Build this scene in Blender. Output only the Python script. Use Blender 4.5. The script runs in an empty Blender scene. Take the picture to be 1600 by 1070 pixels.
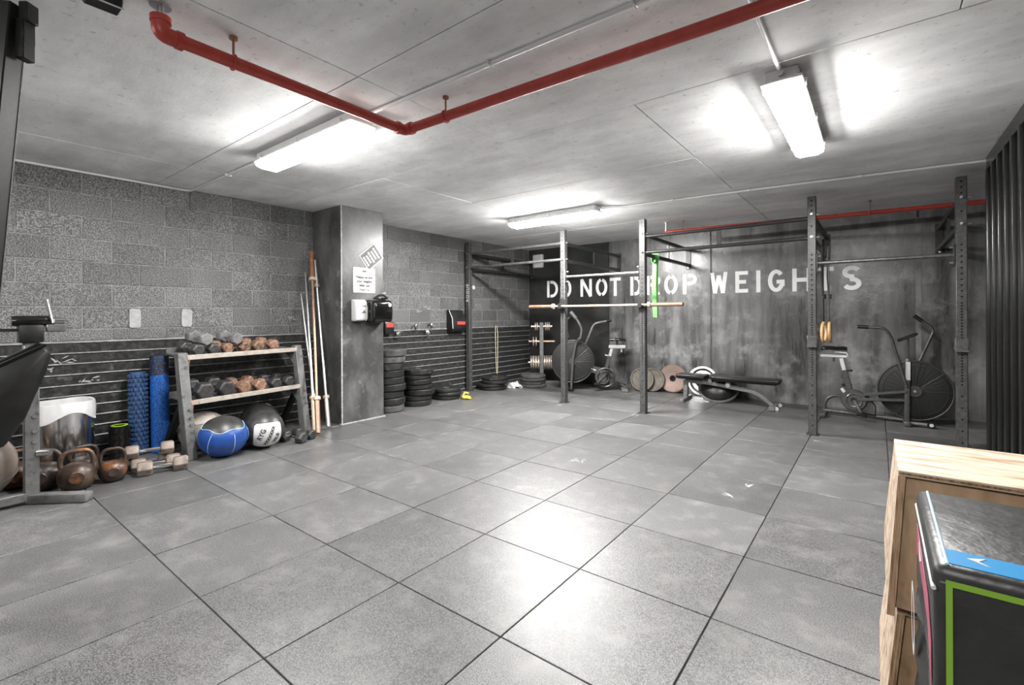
import bpy, bmesh, math, random
from mathutils import Vector, Matrix, Quaternion
random.seed(7)
PI = math.pi
S = bpy.context.scene
COL = S.collection

# ------------------------------------------------------------------ camera, world, exposure
cam_d = bpy.data.cameras.new('camera')
cam_d.lens = 737.24 / 1600 * 36
cam_d.sensor_width = 36
cam_d.sensor_fit = 'HORIZONTAL'
cam_d.shift_y = -42.9 / 1600
cam_d.clip_start = 0.02
cam = bpy.data.objects.new('camera', cam_d)
COL.objects.link(cam)
cam.matrix_world = (Matrix.Translation((1.7636, -1.4070, 1.2389)) @ Matrix.Rotation(0.6592, 4, 'Z')
                    @ Matrix.Rotation(PI / 2, 4, 'X') @ Matrix.Rotation(-0.00492, 4, 'Z'))
S.camera = cam
w = bpy.data.worlds.new('world')
S.world = w
w.use_nodes = True
w.node_tree.nodes['Background'].inputs[0].default_value = (.8, .85, .9, 1)
w.node_tree.nodes['Background'].inputs[1].default_value = .02
vs = S.view_settings
vs.view_transform = 'Standard'
vs.look = 'None'
vs.gamma = 1
vs.use_curve_mapping = False
vs.exposure = 2.8
LAMP = 30.0          # emission strength of a lamp lens

# ------------------------------------------------------------------ materials
def mat(name, c, rough=.5, metal=0., c2=None, scale=12., detail=5., lo=.35, hi=.65, bump=0., bscale=None, spec=.5,
        coat=0., rand=0., stretch=(1, 1, 1), world=False, c3=None, scale3=60., lo3=.55, hi3=.7, emit=0., rrange=0., tr=0., blotch=0., bldist=.01):
    m = bpy.data.materials.new(name)
    m.use_nodes = True
    nt = m.node_tree
    N, L = nt.nodes, nt.links
    b = N['Principled BSDF']
    def V(x): return (x, x, x, 1) if isinstance(x, (int, float)) else (*x, 1)
    b.inputs['Base Color'].default_value = V(c)
    b.inputs['Roughness'].default_value = rough
    b.inputs['Metallic'].default_value = metal
    b.inputs['Specular IOR Level'].default_value = spec
    b.inputs['Coat Weight'].default_value = coat
    b.inputs['Coat Roughness'].default_value = .12
    if tr: b.inputs['Transmission Weight'].default_value = tr
    if emit:
        b.inputs['Emission Color'].default_value = V(c)
        b.inputs['Emission Strength'].default_value = emit
    if c2 is None and not bump and not rand and c3 is None:
        return m
    if world:
        src = N.new('ShaderNodeNewGeometry').outputs['Position']
    else:
        src = N.new('ShaderNodeTexCoord').outputs['Object']
    oi = N.new('ShaderNodeObjectInfo')
    mul = N.new('ShaderNodeMath'); mul.operation = 'MULTIPLY'; mul.inputs[1].default_value = 0. if world else 41.
    L.new(oi.outputs['Random'], mul.inputs[0])
    add = N.new('ShaderNodeVectorMath'); add.operation = 'ADD'
    L.new(src, add.inputs[0]); L.new(mul.outputs[0], add.inputs[1])
    mp = N.new('ShaderNodeVectorMath'); mp.operation = 'MULTIPLY'
    mp.inputs[1].default_value = stretch
    L.new(add.outputs[0], mp.inputs[0])
    def noise(sc, dt, vec):
        n = N.new('ShaderNodeTexNoise'); n.inputs['Scale'].default_value = sc; n.inputs['Detail'].default_value = dt
        n.inputs['Roughness'].default_value = .62
        L.new(vec, n.inputs['Vector']); return n.outputs['Fac']
    def ramp(fac, a, z, ca, cz):
        r = N.new('ShaderNodeValToRGB')
        r.color_ramp.elements[0].position = a; r.color_ramp.elements[0].color = V(ca)
        r.color_ramp.elements[1].position = z; r.color_ramp.elements[1].color = V(cz)
        L.new(fac, r.inputs[0]); return r.outputs[0]
    colr = None
    f1 = noise(scale, detail, mp.outputs[0])
    if c2 is not None:
        colr = ramp(f1, lo, hi, c, c2)
    if c3 is not None:
        f3 = noise(scale3, 3, add.outputs[0])
        k = ramp(f3, lo3, hi3, 0., 1.)
        mx = N.new('ShaderNodeMix'); mx.data_type = 'RGBA'
        L.new(k, mx.inputs['Factor'])
        if colr is not None: L.new(colr, mx.inputs['A'])
        else: mx.inputs['A'].default_value = V(c)
        mx.inputs['B'].default_value = V(c3)
        colr = mx.outputs['Result']
    if blotch:
        fb = noise(1.1, 4, add.outputs[0])
        kb = ramp(fb, .35, .68, 1 - blotch, 1 + blotch)
        mx = N.new('ShaderNodeMix'); mx.data_type = 'RGBA'; mx.blend_type = 'MULTIPLY'
        mx.inputs['Factor'].default_value = 1
        if colr is not None: L.new(colr, mx.inputs['A'])
        else: mx.inputs['A'].default_value = V(c)
        L.new(kb, mx.inputs['B']); colr = mx.outputs['Result']
    if rand:
        mr = N.new('ShaderNodeMapRange'); mr.inputs['To Min'].default_value = 1 - rand; mr.inputs['To Max'].default_value = 1 + rand
        L.new(oi.outputs['Random'], mr.inputs['Value'])
        mx = N.new('ShaderNodeMix'); mx.data_type = 'RGBA'; mx.blend_type = 'MULTIPLY'
        mx.inputs['Factor'].default_value = 1
        if colr is not None: L.new(colr, mx.inputs['A'])
        else: mx.inputs['A'].default_value = V(c)
        L.new(mr.outputs[0], mx.inputs['B']); colr = mx.outputs['Result']
    if colr is not None:
        L.new(colr, b.inputs['Base Color'])
    if rrange:
        mr = N.new('ShaderNodeMapRange'); mr.inputs['From Min'].default_value = .3; mr.inputs['From Max'].default_value = .7
        mr.inputs['To Min'].default_value = rough - rrange; mr.inputs['To Max'].default_value = rough + rrange
        L.new(f1, mr.inputs['Value']); L.new(mr.outputs[0], b.inputs['Roughness'])
    if bump:
        fb = noise(bscale or scale * 4, 4, add.outputs[0])
        bp = N.new('ShaderNodeBump'); bp.inputs['Strength'].default_value = bump; bp.inputs['Distance'].default_value = bldist
        L.new(fb, bp.inputs['Height']); L.new(bp.outputs[0], b.inputs['Normal'])
    return m

M = {}
M['tile'] = mat('rubber_tile', .036, .40, c2=.135, scale=210, detail=2, lo=.40, hi=.62, bump=.25, bscale=300, rand=.13, bldist=.002,
                c3=(.155, .152, .147), scale3=7, lo3=.5, hi3=.9, rrange=.05, blotch=.16)
M['joint'] = mat('dusty_joint', .012, .9, c2=.10, scale=3, lo=.5, hi=.72, world=True)
M['ceil'] = mat('ceiling_concrete', .62, .8, c2=.84, scale=2.6, detail=8, lo=.3, hi=.7, world=True, rand=.05, stretch=(.6, 1.7, 1),
                bump=.12, bscale=60, c3=.42, scale3=24, lo3=.6, hi3=.78, blotch=.17)
M['ceil_gap'] = mat('ceiling_joint', .16, .9)
M['block'] = mat('painted_block', .028, .38, c2=.20, scale=110, detail=3, lo=.42, hi=.64, bump=.6, bscale=120, bldist=.006,
                 rand=.22, blotch=.2)
M['mortar'] = mat('painted_mortar', .12, .5, c2=.27, scale=9, lo=.35, hi=.65, bump=.3, bscale=90, world=True)
M['slat'] = mat('black_siding', .014, .38, c2=.055, scale=26, lo=.42, hi=.75, bump=.3, bscale=60, c3=.14, scale3=9, lo3=.62, hi3=.82, world=True, spec=.4)
M['slat_lip'] = mat('lit_siding_lip', .11, .4, c2=.27, scale=30, lo=.35, hi=.7, world=True)  # lips paler than the boards: the light they catch is painted in
M['bwall_dark'] = mat('black_wall_paint', .012, .36, c2=.028, scale=3, detail=8, world=True, bump=.2, bscale=40, rrange=.06)
M['bwall'] = mat('worn_painted_concrete', .035, .32, c2=.17, scale=2.0, detail=10, lo=.38, hi=.70, world=True, stretch=(2.6, 1, .35),
                 bump=.16, bscale=24, c3=.24, scale3=4.5, lo3=.52, hi3=.82, rrange=.10, spec=.6, blotch=.3)
M['bjoint'] = mat('wall_joint_fill', .03, .5, c2=.07, scale=8, world=True)
M['bjoint_light'] = mat('pale_joint_fill', .12, .5, c2=.2, scale=8, world=True)
M['column'] = mat('column_concrete', .045, .34, c2=.14, scale=3.0, detail=8, lo=.42, hi=.75, world=True, stretch=(1, 1, .6), bump=.12, bscale=30,
                  c3=.22, scale3=7, lo3=.60, hi3=.9, rrange=.08)
M['raw'] = mat('bare_concrete_edge', .22, .8, c2=.38, scale=30, world=True)
M['room'] = mat('plain_dark_wall', .05, .7, c2=.08, scale=3, world=True)
M['white'] = mat('white_paint', .50, .5)
M['letter'] = mat('white_wall_paint', .80, .5, c2=.68, scale=30, lo=.6, hi=.8, world=True)
M['lamp_body'] = mat('lamp_housing', .66, .45)
M['galv'] = mat('conduit_white', .62, .4, metal=.1)
M['steel'] = mat('steel_bright', .55, .36, metal=1., c2=.45, scale=30)
M['chrome'] = mat('chrome', .75, .12, metal=1.)
M['red'] = mat('red_pipe_paint', (.36, .038, .026), .42, c2=(.43, .055, .04), scale=20)
M['rig'] = mat('charcoal_powder_coat', .014, .34, c2=.034, scale=40, lo=.45, hi=.75, bump=.08, bscale=300, spec=.45)
M['rigpost'] = mat('lit_post_powder_coat', .040, .34, c2=.085, scale=40, lo=.45, hi=.75, bump=.08, bscale=300, spec=.5)  # paler copy of the rig coat, frontal lamp light put into the colour
M['rigbar'] = mat('worn_grey_bar', .07, .34, metal=.5, c2=.14, scale=20)
M['black'] = mat('black_plastic', .005, .42, c2=.010, scale=60, spec=.3)
M['hole'] = mat('hole_dark', .004, .9)
M['gloss'] = mat('gloss_black', .004, .14, spec=.6)
M['gate'] = mat('gate_black', .004, .26, c2=.008, scale=30, spec=.5)
M['rubber'] = mat('bumper_rubber', .007, .48, c2=.018, scale=18, lo=.4, hi=.7, c3=.07, scale3=14, lo3=.6, hi3=.82, rand=.3, spec=.4)
M['rubber_grey'] = mat('dusty_rubber', .03, .6, c2=.07, scale=12, c3=.10, scale3=20, rand=.15, spec=.3)
M['iron'] = mat('grey_iron_plate', (.075, .066, .055), .5, metal=.3, c2=(.14, .125, .105), scale=14, c3=(.13, .09, .06), scale3=9, rand=.15)
M['brass'] = mat('aged_plate', (.30, .24, .19), .38, metal=.6, c2=(.42, .36, .31), scale=20, rand=.2)
M['pink'] = mat('rusty_pink_plate', (.25, .165, .135), .6, c2=(.19, .145, .13), scale=9, c3=(.22, .10, .055), scale3=12, lo3=.58, hi3=.72)
M['dbdark'] = mat('dark_hex_iron', .022, .40, metal=.2, c2=.05, scale=30, rand=.2)
M['dbgrey'] = mat('grey_hex_iron', .10, .5, c2=.16, scale=25, c3=.05, scale3=18, rand=.12)
M['dbrust'] = mat('rusty_hex_iron', (.12, .055, .032), .6, c2=(.25, .145, .095), scale=38, c3=(.035, .022, .018), scale3=30, lo3=.53, hi3=.64, rand=.15)
M['dbtan'] = mat('tan_hex_iron', (.17, .13, .105), .5, c2=(.24, .20, .17), scale=20, c3=(.045, .032, .025), scale3=14, lo3=.52, rand=.1)
M['kbrust'] = mat('rusty_kettlebell', (.026, .018, .015), .40, metal=.2, c2=(.085, .056, .042), scale=9, c3=(.26, .10, .035), scale3=8, lo3=.53, hi3=.68, rand=.2)
M['kbdark'] = mat('dark_kettlebell', (.016, .012, .012), .4, metal=.2, c2=(.055, .036, .028), scale=11, rand=.2)
M['rackgrey'] = mat('grey_rack_steel', .095, .40, c2=.135, scale=16, c3=.055, scale3=22, bump=.05, bscale=200)
M['rackedge'] = mat('chipped_shelf_edge', (.26, .225, .19), .5, c2=(.35, .32, .285), scale=18, c3=(.16, .09, .05), scale3=22, lo3=.62, hi3=.74)
M['orange'] = mat('orange_sticker', (.65, .12, .05), .5)
M['bluebump'] = mat('slate_blue_foam', (.022, .055, .135), .55, c2=(.032, .075, .18), scale=30)
M['bluespk'] = mat('blue_speckled_foam', (.006, .06, .28), .5, c2=(.012, .13, .50), scale=70, lo=.4, hi=.6, c3=.008, scale3=85, lo3=.55, hi3=.6)
M['blackspk'] = mat('black_speckled_foam', (.012, .012, .014), .5, c3=(.015, .09, .35), scale3=85, lo3=.56, hi3=.62)
M['lime'] = mat('lime_core', (.33, .55, .015), .5)
M['blueball'] = mat('blue_vinyl', (.006, .038, .18), .36, c2=(.010, .055, .24), scale=14)
M['greyball'] = mat('grey_vinyl', .016, .4, c2=.032, scale=18)
M['vinyl'] = mat('black_vinyl', .006, .34, c2=.014, scale=16, bump=.1, bscale=30, spec=.4)
M['whitevinyl'] = mat('white_vinyl', .42, .45, c2=.50, scale=10)
M['tan'] = mat('tan_leather', (.17, .15, .125), .55, c2=(.22, .20, .175), scale=12)
M['bag'] = mat('white_liner', .58, .4, c2=.50, scale=8, bump=.4, bscale=16)
M['ply'] = mat('plywood_face', (.20, .11, .055), .6, c2=(.50, .40, .30), scale=3.0, lo=.36, hi=.54, stretch=(1.1, 7, 7), c3=(.26, .16, .095), scale3=7, lo3=.52, hi3=.8, detail=7)
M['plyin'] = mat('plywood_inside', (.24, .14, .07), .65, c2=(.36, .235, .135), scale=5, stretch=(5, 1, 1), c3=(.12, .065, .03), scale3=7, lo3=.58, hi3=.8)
M['plyedge'] = mat('plywood_edge', (.12, .065, .03), .7, c2=(.32, .20, .115), scale=9, stretch=(14, 1, 1), lo=.4, hi=.6)
M['wood'] = mat('ring_wood', (.50, .29, .13), .4, c2=(.62, .40, .2), scale=20, stretch=(1, 1, 6))
M['green'] = mat('green_band', (.11, .36, .09), .5, c2=(.17, .44, .13), scale=12)
M['yellow'] = mat('yellow_plastic', (.46, .32, .02), .45, c2=(.52, .38, .06), scale=18)
M['copper'] = mat('copper_sleeve', (.30, .18, .12), .36, metal=.6, c2=(.38, .25, .18), scale=18, stretch=(1, 1, .3))
M['brownbar'] = mat('brown_sleeve', (.20, .085, .045), .45, metal=.3, c2=(.28, .13, .07), scale=14)
M['bone'] = mat('cream_sleeve', (.42, .32, .23), .42, metal=.2, c2=(.50, .41, .31), scale=18)
M['bikegrey'] = mat('grey_bike_paint', .035, .36, c2=.06, scale=30, spec=.5)
M['mesh'] = mat('fan_cage_dark', .010, .55, c2=.022, scale=80, spec=.3)
M['wire'] = mat('cage_wire', .035, .45, metal=.3)
M['seat'] = mat('saddle_vinyl', .008, .25, spec=.6)
M['silver'] = mat('silver_plate', .58, .32, metal=.85, c2=.45, scale=16)
M['pad'] = mat('bench_pad_vinyl', .004, .34, c2=.009, scale=9, spec=.3, bump=.08, bscale=20)
M['foamblack'] = mat('foam_box_cover', .010, .42, c2=.028, scale=5, lo=.35, hi=.75, bump=.3, bscale=9, c3=.075, scale3=4, lo3=.58, hi3=.9, stretch=(1, 3, 1), bldist=.02, spec=.4)
M['foamside'] = mat('foam_box_side', .0025, .5, c2=.005, scale=6, bump=.3, bscale=7, bldist=.02, spec=.2)
M['cyan'] = mat('cyan_print', (.01, .21, .46), .4)
M['paleblue'] = mat('pale_blue_piping', (.42, .60, .75), .4)
M['hotpink'] = mat('pink_print', (.36, .06, .11), .4)
M['limeline'] = mat('lime_print', (.17, .31, .03), .45)
M['redlabel'] = mat('red_label', (.36, .04, .035), .5)
M['greytxt'] = mat('grey_print', .09, .6)
M['darktxt'] = mat('dark_print', .012, .6)
M['palestain'] = mat('bare_patch', .26, .7, c2=.34, scale=20, world=True)
M['rope'] = mat('tan_rope', (.42, .38, .27), .7)

# ------------------------------------------------------------------ mesh builder
def fillet(pts, r, n=5):
    pts = [Vector(p) for p in pts]
    out = [pts[0]]
    for i in range(1, len(pts) - 1):
        a, b, c = pts[i - 1], pts[i], pts[i + 1]
        d1, d2 = (a - b), (c - b)
        k = min(r, d1.length * .48, d2.length * .48)
        p, q = b + d1.normalized() * k, b + d2.normalized() * k
        for j in range(n + 1):
            t = j / n
            out.append(p * (1 - t) ** 2 + b * 2 * t * (1 - t) + q * t * t)
    out.append(pts[-1])
    return out

class MB:
    def __init__(s): s.v, s.f = [], []
    def add(s, v, f):
        o = len(s.v); s.v += [tuple(x) for x in v]; s.f += [tuple(i + o for i in q) for q in f]; return s
    def box(s, c, d, R=None):
        c = Vector(c); h = [x / 2 for x in d]
        v = []
        for x in (-1, 1):
            for y in (-1, 1):
                for z in (-1, 1):
                    p = Vector((x * h[0], y * h[1], z * h[2]))
                    if R is not None: p = R @ p
                    v.append(c + p)
        return s.add(v, [(0, 1, 3, 2), (4, 6, 7, 5), (0, 4, 5, 1), (2, 3, 7, 6), (0, 2, 6, 4), (1, 5, 7, 3)])
    def bar(s, p0, p1, wd, ht, up=(0, 0, 1)):
        p0, p1 = Vector(p0), Vector(p1)
        z = (p1 - p0).normalized(); u = Vector(up)
        if abs(z.dot(u)) > .98: u = Vector((0, 1, 0))
        x = u.cross(z).normalized(); y = z.cross(x)
        R = Matrix((x, y, z)).transposed()
        return s.box((p0 + p1) / 2, (wd, ht, (p1 - p0).length), R)
    def cyl(s, p0, p1, r0, r1=None, n=16, caps=True):
        r1 = r0 if r1 is None else r1
        p0, p1 = Vector(p0), Vector(p1)
        z = (p1 - p0).normalized()
        x = z.orthogonal().normalized(); y = z.cross(x)
        v = []
        for p, r in ((p0, r0), (p1, r1)):
            for i in range(n):
                a = 2 * PI * i / n
                v.append(p + x * (r * math.cos(a)) + y * (r * math.sin(a)))
        f = [(i, (i + 1) % n, n + (i + 1) % n, n + i) for i in range(n)]
        if caps: f += [tuple(reversed(range(n))), tuple(range(n, 2 * n))]
        return s.add(v, f)
    def tube(s, pts, r, n=10, closed=False, rect=None):
        pts = [Vector(p) for p in pts]; m = len(pts)
        T = []
        for i in range(m):
            if closed: t = pts[(i + 1) % m] - pts[i - 1]
            elif i == 0: t = pts[1] - pts[0]
            elif i == m - 1: t = pts[-1] - pts[-2]
            else: t = (pts[i + 1] - pts[i]).normalized() + (pts[i] - pts[i - 1]).normalized()
            T.append(t.normalized())
        x = T[0].orthogonal().normalized()
        if rect:
            u = Vector(rect[2]); x = (u - T[0] * u.dot(T[0])).normalized()
        v = []
        for i in range(m):
            if i:
                q = T[i - 1].rotation_difference(T[i]); x = (q @ x).normalized()
            y = T[i].cross(x)
            if rect:
                a, b = rect[0] / 2, rect[1] / 2
                for sx, sy in ((1, 1), (-1, 1), (-1, -1), (1, -1)): v.append(pts[i] + x * a * sx + y * b * sy)
            else:
                rr = r[i] if isinstance(r, (list, tuple)) else r
                for k in range(n):
                    an = 2 * PI * k / n; v.append(pts[i] + x * rr * math.cos(an) + y * rr * math.sin(an))
        if rect: n = 4
        f = []
        for i in range(m if closed else m - 1):
            j = (i + 1) % m
            for k in range(n):
                f.append((i * n + k, i * n + (k + 1) % n, j * n + (k + 1) % n, j * n + k))
        if not closed: f += [tuple(reversed(range(n))), tuple(range((m - 1) * n, m * n))]
        return s.add(v, f)
    def ring(s, c, axis, R, r, n=28, m=8):
        c = Vector(c); z = Vector(axis).normalized(); x = z.orthogonal().normalized(); y = z.cross(x)
        return s.tube([c + x * R * math.cos(2 * PI * i / n) + y * R * math.sin(2 * PI * i / n) for i in range(n)], r, m, True)
    def lathe(s, prof, n=24, M4=None, closed=False):
        v = []
        for r, z in prof:
            for i in range(n):
                a = 2 * PI * i / n
                p = Vector((r * math.cos(a), r * math.sin(a), z))
                v.append(M4 @ p if M4 is not None else p)
        m = len(prof); f = []
        for j in range(m if closed else m - 1):
            k = (j + 1) % m
            for i in range(n):
                f.append((j * n + i, j * n + (i + 1) % n, k * n + (i + 1) % n, k * n + i))
        if not closed:
            if prof[0][0] > 1e-5: f.append(tuple(reversed(range(n))))
            if prof[-1][0] > 1e-5: f.append(tuple(range((m - 1) * n, m * n)))
        return s.add(v, f)
    def prism(s, poly, t0, t1, fn):
        n = len(poly)
        v = [fn(a, b, t0) for a, b in poly] + [fn(a, b, t1) for a, b in poly]
        f = [(i, (i + 1) % n, n + (i + 1) % n, n + i) for i in range(n)]
        f += [tuple(reversed(range(n))), tuple(range(n, 2 * n))]
        return s.add(v, f)
    def stroke(s, pts, wd, fn, closed=False):
        pts = [Vector(p) for p in pts]; m = len(pts); a = []
        for i in range(m):
            d1 = (pts[i] - pts[i - 1]).normalized() if (i or closed) else None
            d2 = (pts[(i + 1) % m] - pts[i]).normalized() if (i < m - 1 or closed) else None
            if d1 is None: d1 = d2
            if d2 is None: d2 = d1
            n1, n2 = Vector((-d1.y, d1.x)), Vector((-d2.y, d2.x))
            nn = (n1 + n2)
            nn = nn / max(.35, (nn.length_squared / 2)) if nn.length > 1e-6 else n1
            a.append((pts[i] + nn * wd / 2, pts[i] - nn * wd / 2))
        v = []
        for p, q in a: v += [fn(p.x, p.y), fn(q.x, q.y)]
        f = []
        for i in range(m if closed else m - 1):
            j = (i + 1) % m
            f.append((2 * i, 2 * i + 1, 2 * j + 1, 2 * j))
        return s.add(v, f)
    def mesh(s, name, bevel=0., seg=1, ang=38):
        me = bpy.data.meshes.new(name)
        me.from_pydata(s.v, [], s.f)
        bm = bmesh.new(); bm.from_mesh(me)
        bmesh.ops.remove_doubles(bm, verts=bm.verts, dist=1e-6)
        bmesh.ops.recalc_face_normals(bm, faces=bm.faces)
        if bevel:
            es = [e for e in bm.edges if len(e.link_faces) == 2 and e.calc_face_angle(0) > .5]
            bmesh.ops.bevel(bm, geom=es, offset=bevel, segments=seg, profile=.5, affect='EDGES', clamp_overlap=True)
        bm.to_mesh(me); bm.free()
        if ang:
            me.polygons.foreach_set('use_smooth', [True] * len(me.polygons))
            me.set_sharp_from_angle(angle=math.radians(ang))
        return me
    def build(s, name, m, parent=None, bevel=0., seg=1, ang=38):
        return link(name, s.mesh(name, bevel, seg, ang), m, parent)

def link(name, me, m=None, parent=None):
    if m is not None and not me.materials: me.materials.append(M[m] if isinstance(m, str) else m)
    o = bpy.data.objects.new(name, me); COL.objects.link(o)
    if parent is not None: o.parent = parent
    return o
def tag(o, label, cat, group=None):
    o['label'] = label; o['category'] = cat
    if group: o['group'] = group
    return o
def thing(name, label, cat, loc=(0, 0, 0), rz=0., group=None):
    o = bpy.data.objects.new(name, None); COL.objects.link(o)
    o.empty_display_size = .05
    o.location = loc; o.rotation_euler = (0, 0, rz)
    return tag(o, label, cat, group)
def struct(o):
    o['kind'] = 'structure'; return o
def copy_tree(o, parent=None):
    c = o.copy(); COL.objects.link(c); c.parent = parent
    for ch in [x for x in ALLCH(o)]: copy_tree(ch, c)
    return c
def ALLCH(o): return [x for x in COL.objects if x.parent == o]
def text_mesh(body, size, bold=0., align='CENTER', spacing=1.):
    cu = bpy.data.curves.new('print', 'FONT'); cu.body = body; cu.size = size; cu.align_x = align; cu.align_y = 'CENTER'
    cu.offset = bold; cu.space_character = spacing; cu.resolution_u = 3
    o = bpy.data.objects.new('print', cu); COL.objects.link(o)
    dg = bpy.context.evaluated_depsgraph_get(); dg.update()
    me = bpy.data.meshes.new_from_object(o.evaluated_get(dg))
    bpy.data.objects.remove(o); bpy.data.curves.remove(cu)
    me.materials.clear()
    return me
def place_text(name, body, size, m, parent, origin, right, up, bold=0., spacing=1.):
    me = text_mesh(body, size, bold, spacing=spacing)
    r, u = Vector(right).normalized(), Vector(up).normalized(); nrm = r.cross(u)
    X = Matrix.Translation(origin) @ Matrix((r, u, nrm)).transposed().to_4x4()
    me.transform(X)
    return link(name, me, m, parent)
ORD = ['lowest', 'second', 'third', 'fourth', 'fifth', 'sixth', 'seventh', 'eighth', 'ninth', 'tenth']

XL, YB, H = -3.65, 6.12, 2.50           # left wall, back wall, ceiling height
XR, YF = 3.42, -3.66                    # wall beyond the slatted gate, wall behind the camera
T = .61                                 # rubber floor tile

# ------------------------------------------------------------------ floor
fl = struct(MB().box(((XL + XR) / 2, (YB + YF) / 2, -.05), (XR - XL + .1, YB - YF + .1, .08)).build('floor', 'joint'))
tiles = {}
def tile_mesh(wx, wy):
    k = (round(wx, 3), round(wy, 3))
    if k not in tiles: tiles[k] = MB().box((0, 0, -.0065), (wx, wy, .013)).mesh('rubber_tile', .0018)
    return tiles[k]
for i in range(-6, 6):
    for j in range(-6, 11):
        x0, x1 = max(i * T, XL), min((i + 1) * T, XR)
        y0, y1 = max(j * T, YF), min((j + 1) * T, YB)
        if x1 - x0 < .02 or y1 - y0 < .02: continue
        g = .0055
        o = link('rubber_tile', tile_mesh(x1 - x0 - g, y1 - y0 - g), 'tile', fl)
        o.location = ((x0 + x1) / 2, (y0 + y1) / 2, -random.random() * .0018)

M['chalk'] = mat('chalk_dust', .34, .9, c2=.22, scale=60, world=True)
for x, y, sc in ((-.255, 2.11, 1.), (1.03, 2.33, .6), (.95, 2.05, .5), (-.60, 4.12, .8), (1.30, 4.05, .8), (-1.70, 4.10, .8)):
    ck = MB()
    for k in range(7):
        a = random.uniform(0, PI); l_ = random.uniform(.03, .075) * sc
        px_, py_ = x + random.uniform(-.05, .05) * sc, y + random.uniform(-.05, .05) * sc
        d_ = Vector((math.cos(a), math.sin(a), 0)); e_ = Vector((-d_.y, d_.x, 0)) * random.uniform(.003, .008)
        c0 = Vector((px_, py_, .0006 + .0001 * k))
        ck.add([c0 - d_ * l_, c0 - e_, c0 + d_ * l_, c0 + e_], [(0, 1, 2, 3)])
    ck.build('chalk_mark', 'chalk', fl, ang=0)

# ------------------------------------------------------------------ ceiling
ce = struct(MB().box(((XL + XR) / 2, (YB + YF) / 2, H + .10), (XR - XL + .1, YB - YF + .1, .16)).build('ceiling', 'ceil_gap'))
cm = {}
rows = [YF, -2.37, -1.15, .07, 1.29, 2.51, 3.70, 4.70, YB]
for a, b in zip(rows[:-1], rows[1:]):
    xs = [XL]
    x = -1.83 if a > 1 else -.40
    while x - 2.44 > XL: x -= 2.44
    while x < XR:
        xs.append(x); x += 2.44
    xs.append(XR)
    for p, q in zip(xs[:-1], xs[1:]):
        k = (round(q - p, 3), round(b - a, 3))
        if k not in cm: cm[k] = MB().box((0, 0, .011), (q - p - .004, b - a - .004, .022)).mesh('ceiling_panel', .002)
        o = link('ceiling_panel', cm[k], 'ceil', ce)
        o.location = ((p + q) / 2, (a + b) / 2, H + random.random() * .003)

# ------------------------------------------------------------------ left wall: painted blocks over ribbed siding
wl = struct(MB().box((XL - .0565, (YB + YF) / 2, H / 2), (.10, YB - YF + .3, H + .16)).build('wall_left', 'mortar'))
bl = {}
def block(y0, y1, z0, z1):
    k = (round(y1 - y0, 3), round(z1 - z0, 3))
    if k not in bl: bl[k] = MB().box((-.006, 0, 0), (.016, y1 - y0 - .009, z1 - z0 - .008)).mesh('concrete_block', .003)
    o = link('concrete_block', bl[k], 'block', wl)
    o.location = (XL - .003 + random.uniform(-.0015, .0015), (y0 + y1) / 2, (z0 + z1) / 2)
zj = [H] + [2.303 - .1945 * k for k in range(7)] + [1.035]
for r in range(len(zj) - 1):
    z1, z0 = zj[r], zj[r + 1]
    y = -1.30 + (.2 if r % 2 else 0) + .04
    while y < YB - .02:
        y0, y1 = y, min(y + .40, YB)
        if not (y0 > 1.62 and y1 < 2.24) and y1 - y0 > .03: block(y0, y1, z0, z1)
        y += .40
for k in range(12):                                  # ribbed horizontal siding, lip of each board proud at its top
    z0 = 1.03 - .0905 * (k + 1); z1 = z0 + .0905
    if z0 < .0: z0 = .0
    for a, b in ((-1.35, 1.64), (2.22, YB)):
        poly = [(0, z0), (.002, z0), (.006, z1 - .045), (.010, z1 - .014), (0, z1 - .012)]
        o = MB().prism(poly, a, b, lambda p, q, t: (XL + p, t, q)).build('siding_board', 'slat', wl, ang=25)
        lip = MB().prism([(-.002, z1 - .013), (.014, z1 - .014), (.020, z1 - .008), (.017, z1 - .002), (-.002, z1 - .001)], a, b,
                         lambda p, q, t: (XL + p, t, q)).build('board_lip', 'slat_lip', o, ang=50)
for y, z in ((-.097, 1.225), (.316, 1.225)):        # two bare patches left by removed fittings
    pts = [(y + .045 * math.copysign(abs(math.cos(a)) ** .35, math.cos(a)) * random.uniform(.9, 1.06),
            z + .088 * math.copysign(abs(math.sin(a)) ** .35, math.sin(a)) * random.uniform(.95, 1.04)) for a in [2 * PI * i / 22 for i in range(22)]]
    MB().prism(pts, 0, .003, lambda p, q, t: (XL + .004 + t, p, q)).build('bare_patch', 'palestain', wl)

for y, z, sc in ((-.60, .875, 1.3), (-.42, .70, .9), (-.70, .80, .7), (3.45, 1.36, .9), (3.30, 1.30, .7), (4.62, 1.40, .9), (1.40, 1.22, .8)):
    ck = MB()
    for k in range(9):
        a = random.uniform(0, PI); l_ = random.uniform(.012, .05) * sc
        c0 = Vector((XL + .0125 + .0002 * k, y + random.uniform(-.07, .07) * sc, z + random.uniform(-.025, .025) * sc))
        d_ = Vector((0, math.cos(a), math.sin(a) * .6)); e_ = Vector((0, -d_.z, d_.y)) * random.uniform(.004, .009)
        ck.add([c0 - d_ * l_, c0 - e_, c0 + d_ * l_, c0 + e_], [(0, 1, 2, 3)])
    ck.build('paint_scuff', 'palestain', wl, ang=0)

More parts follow.
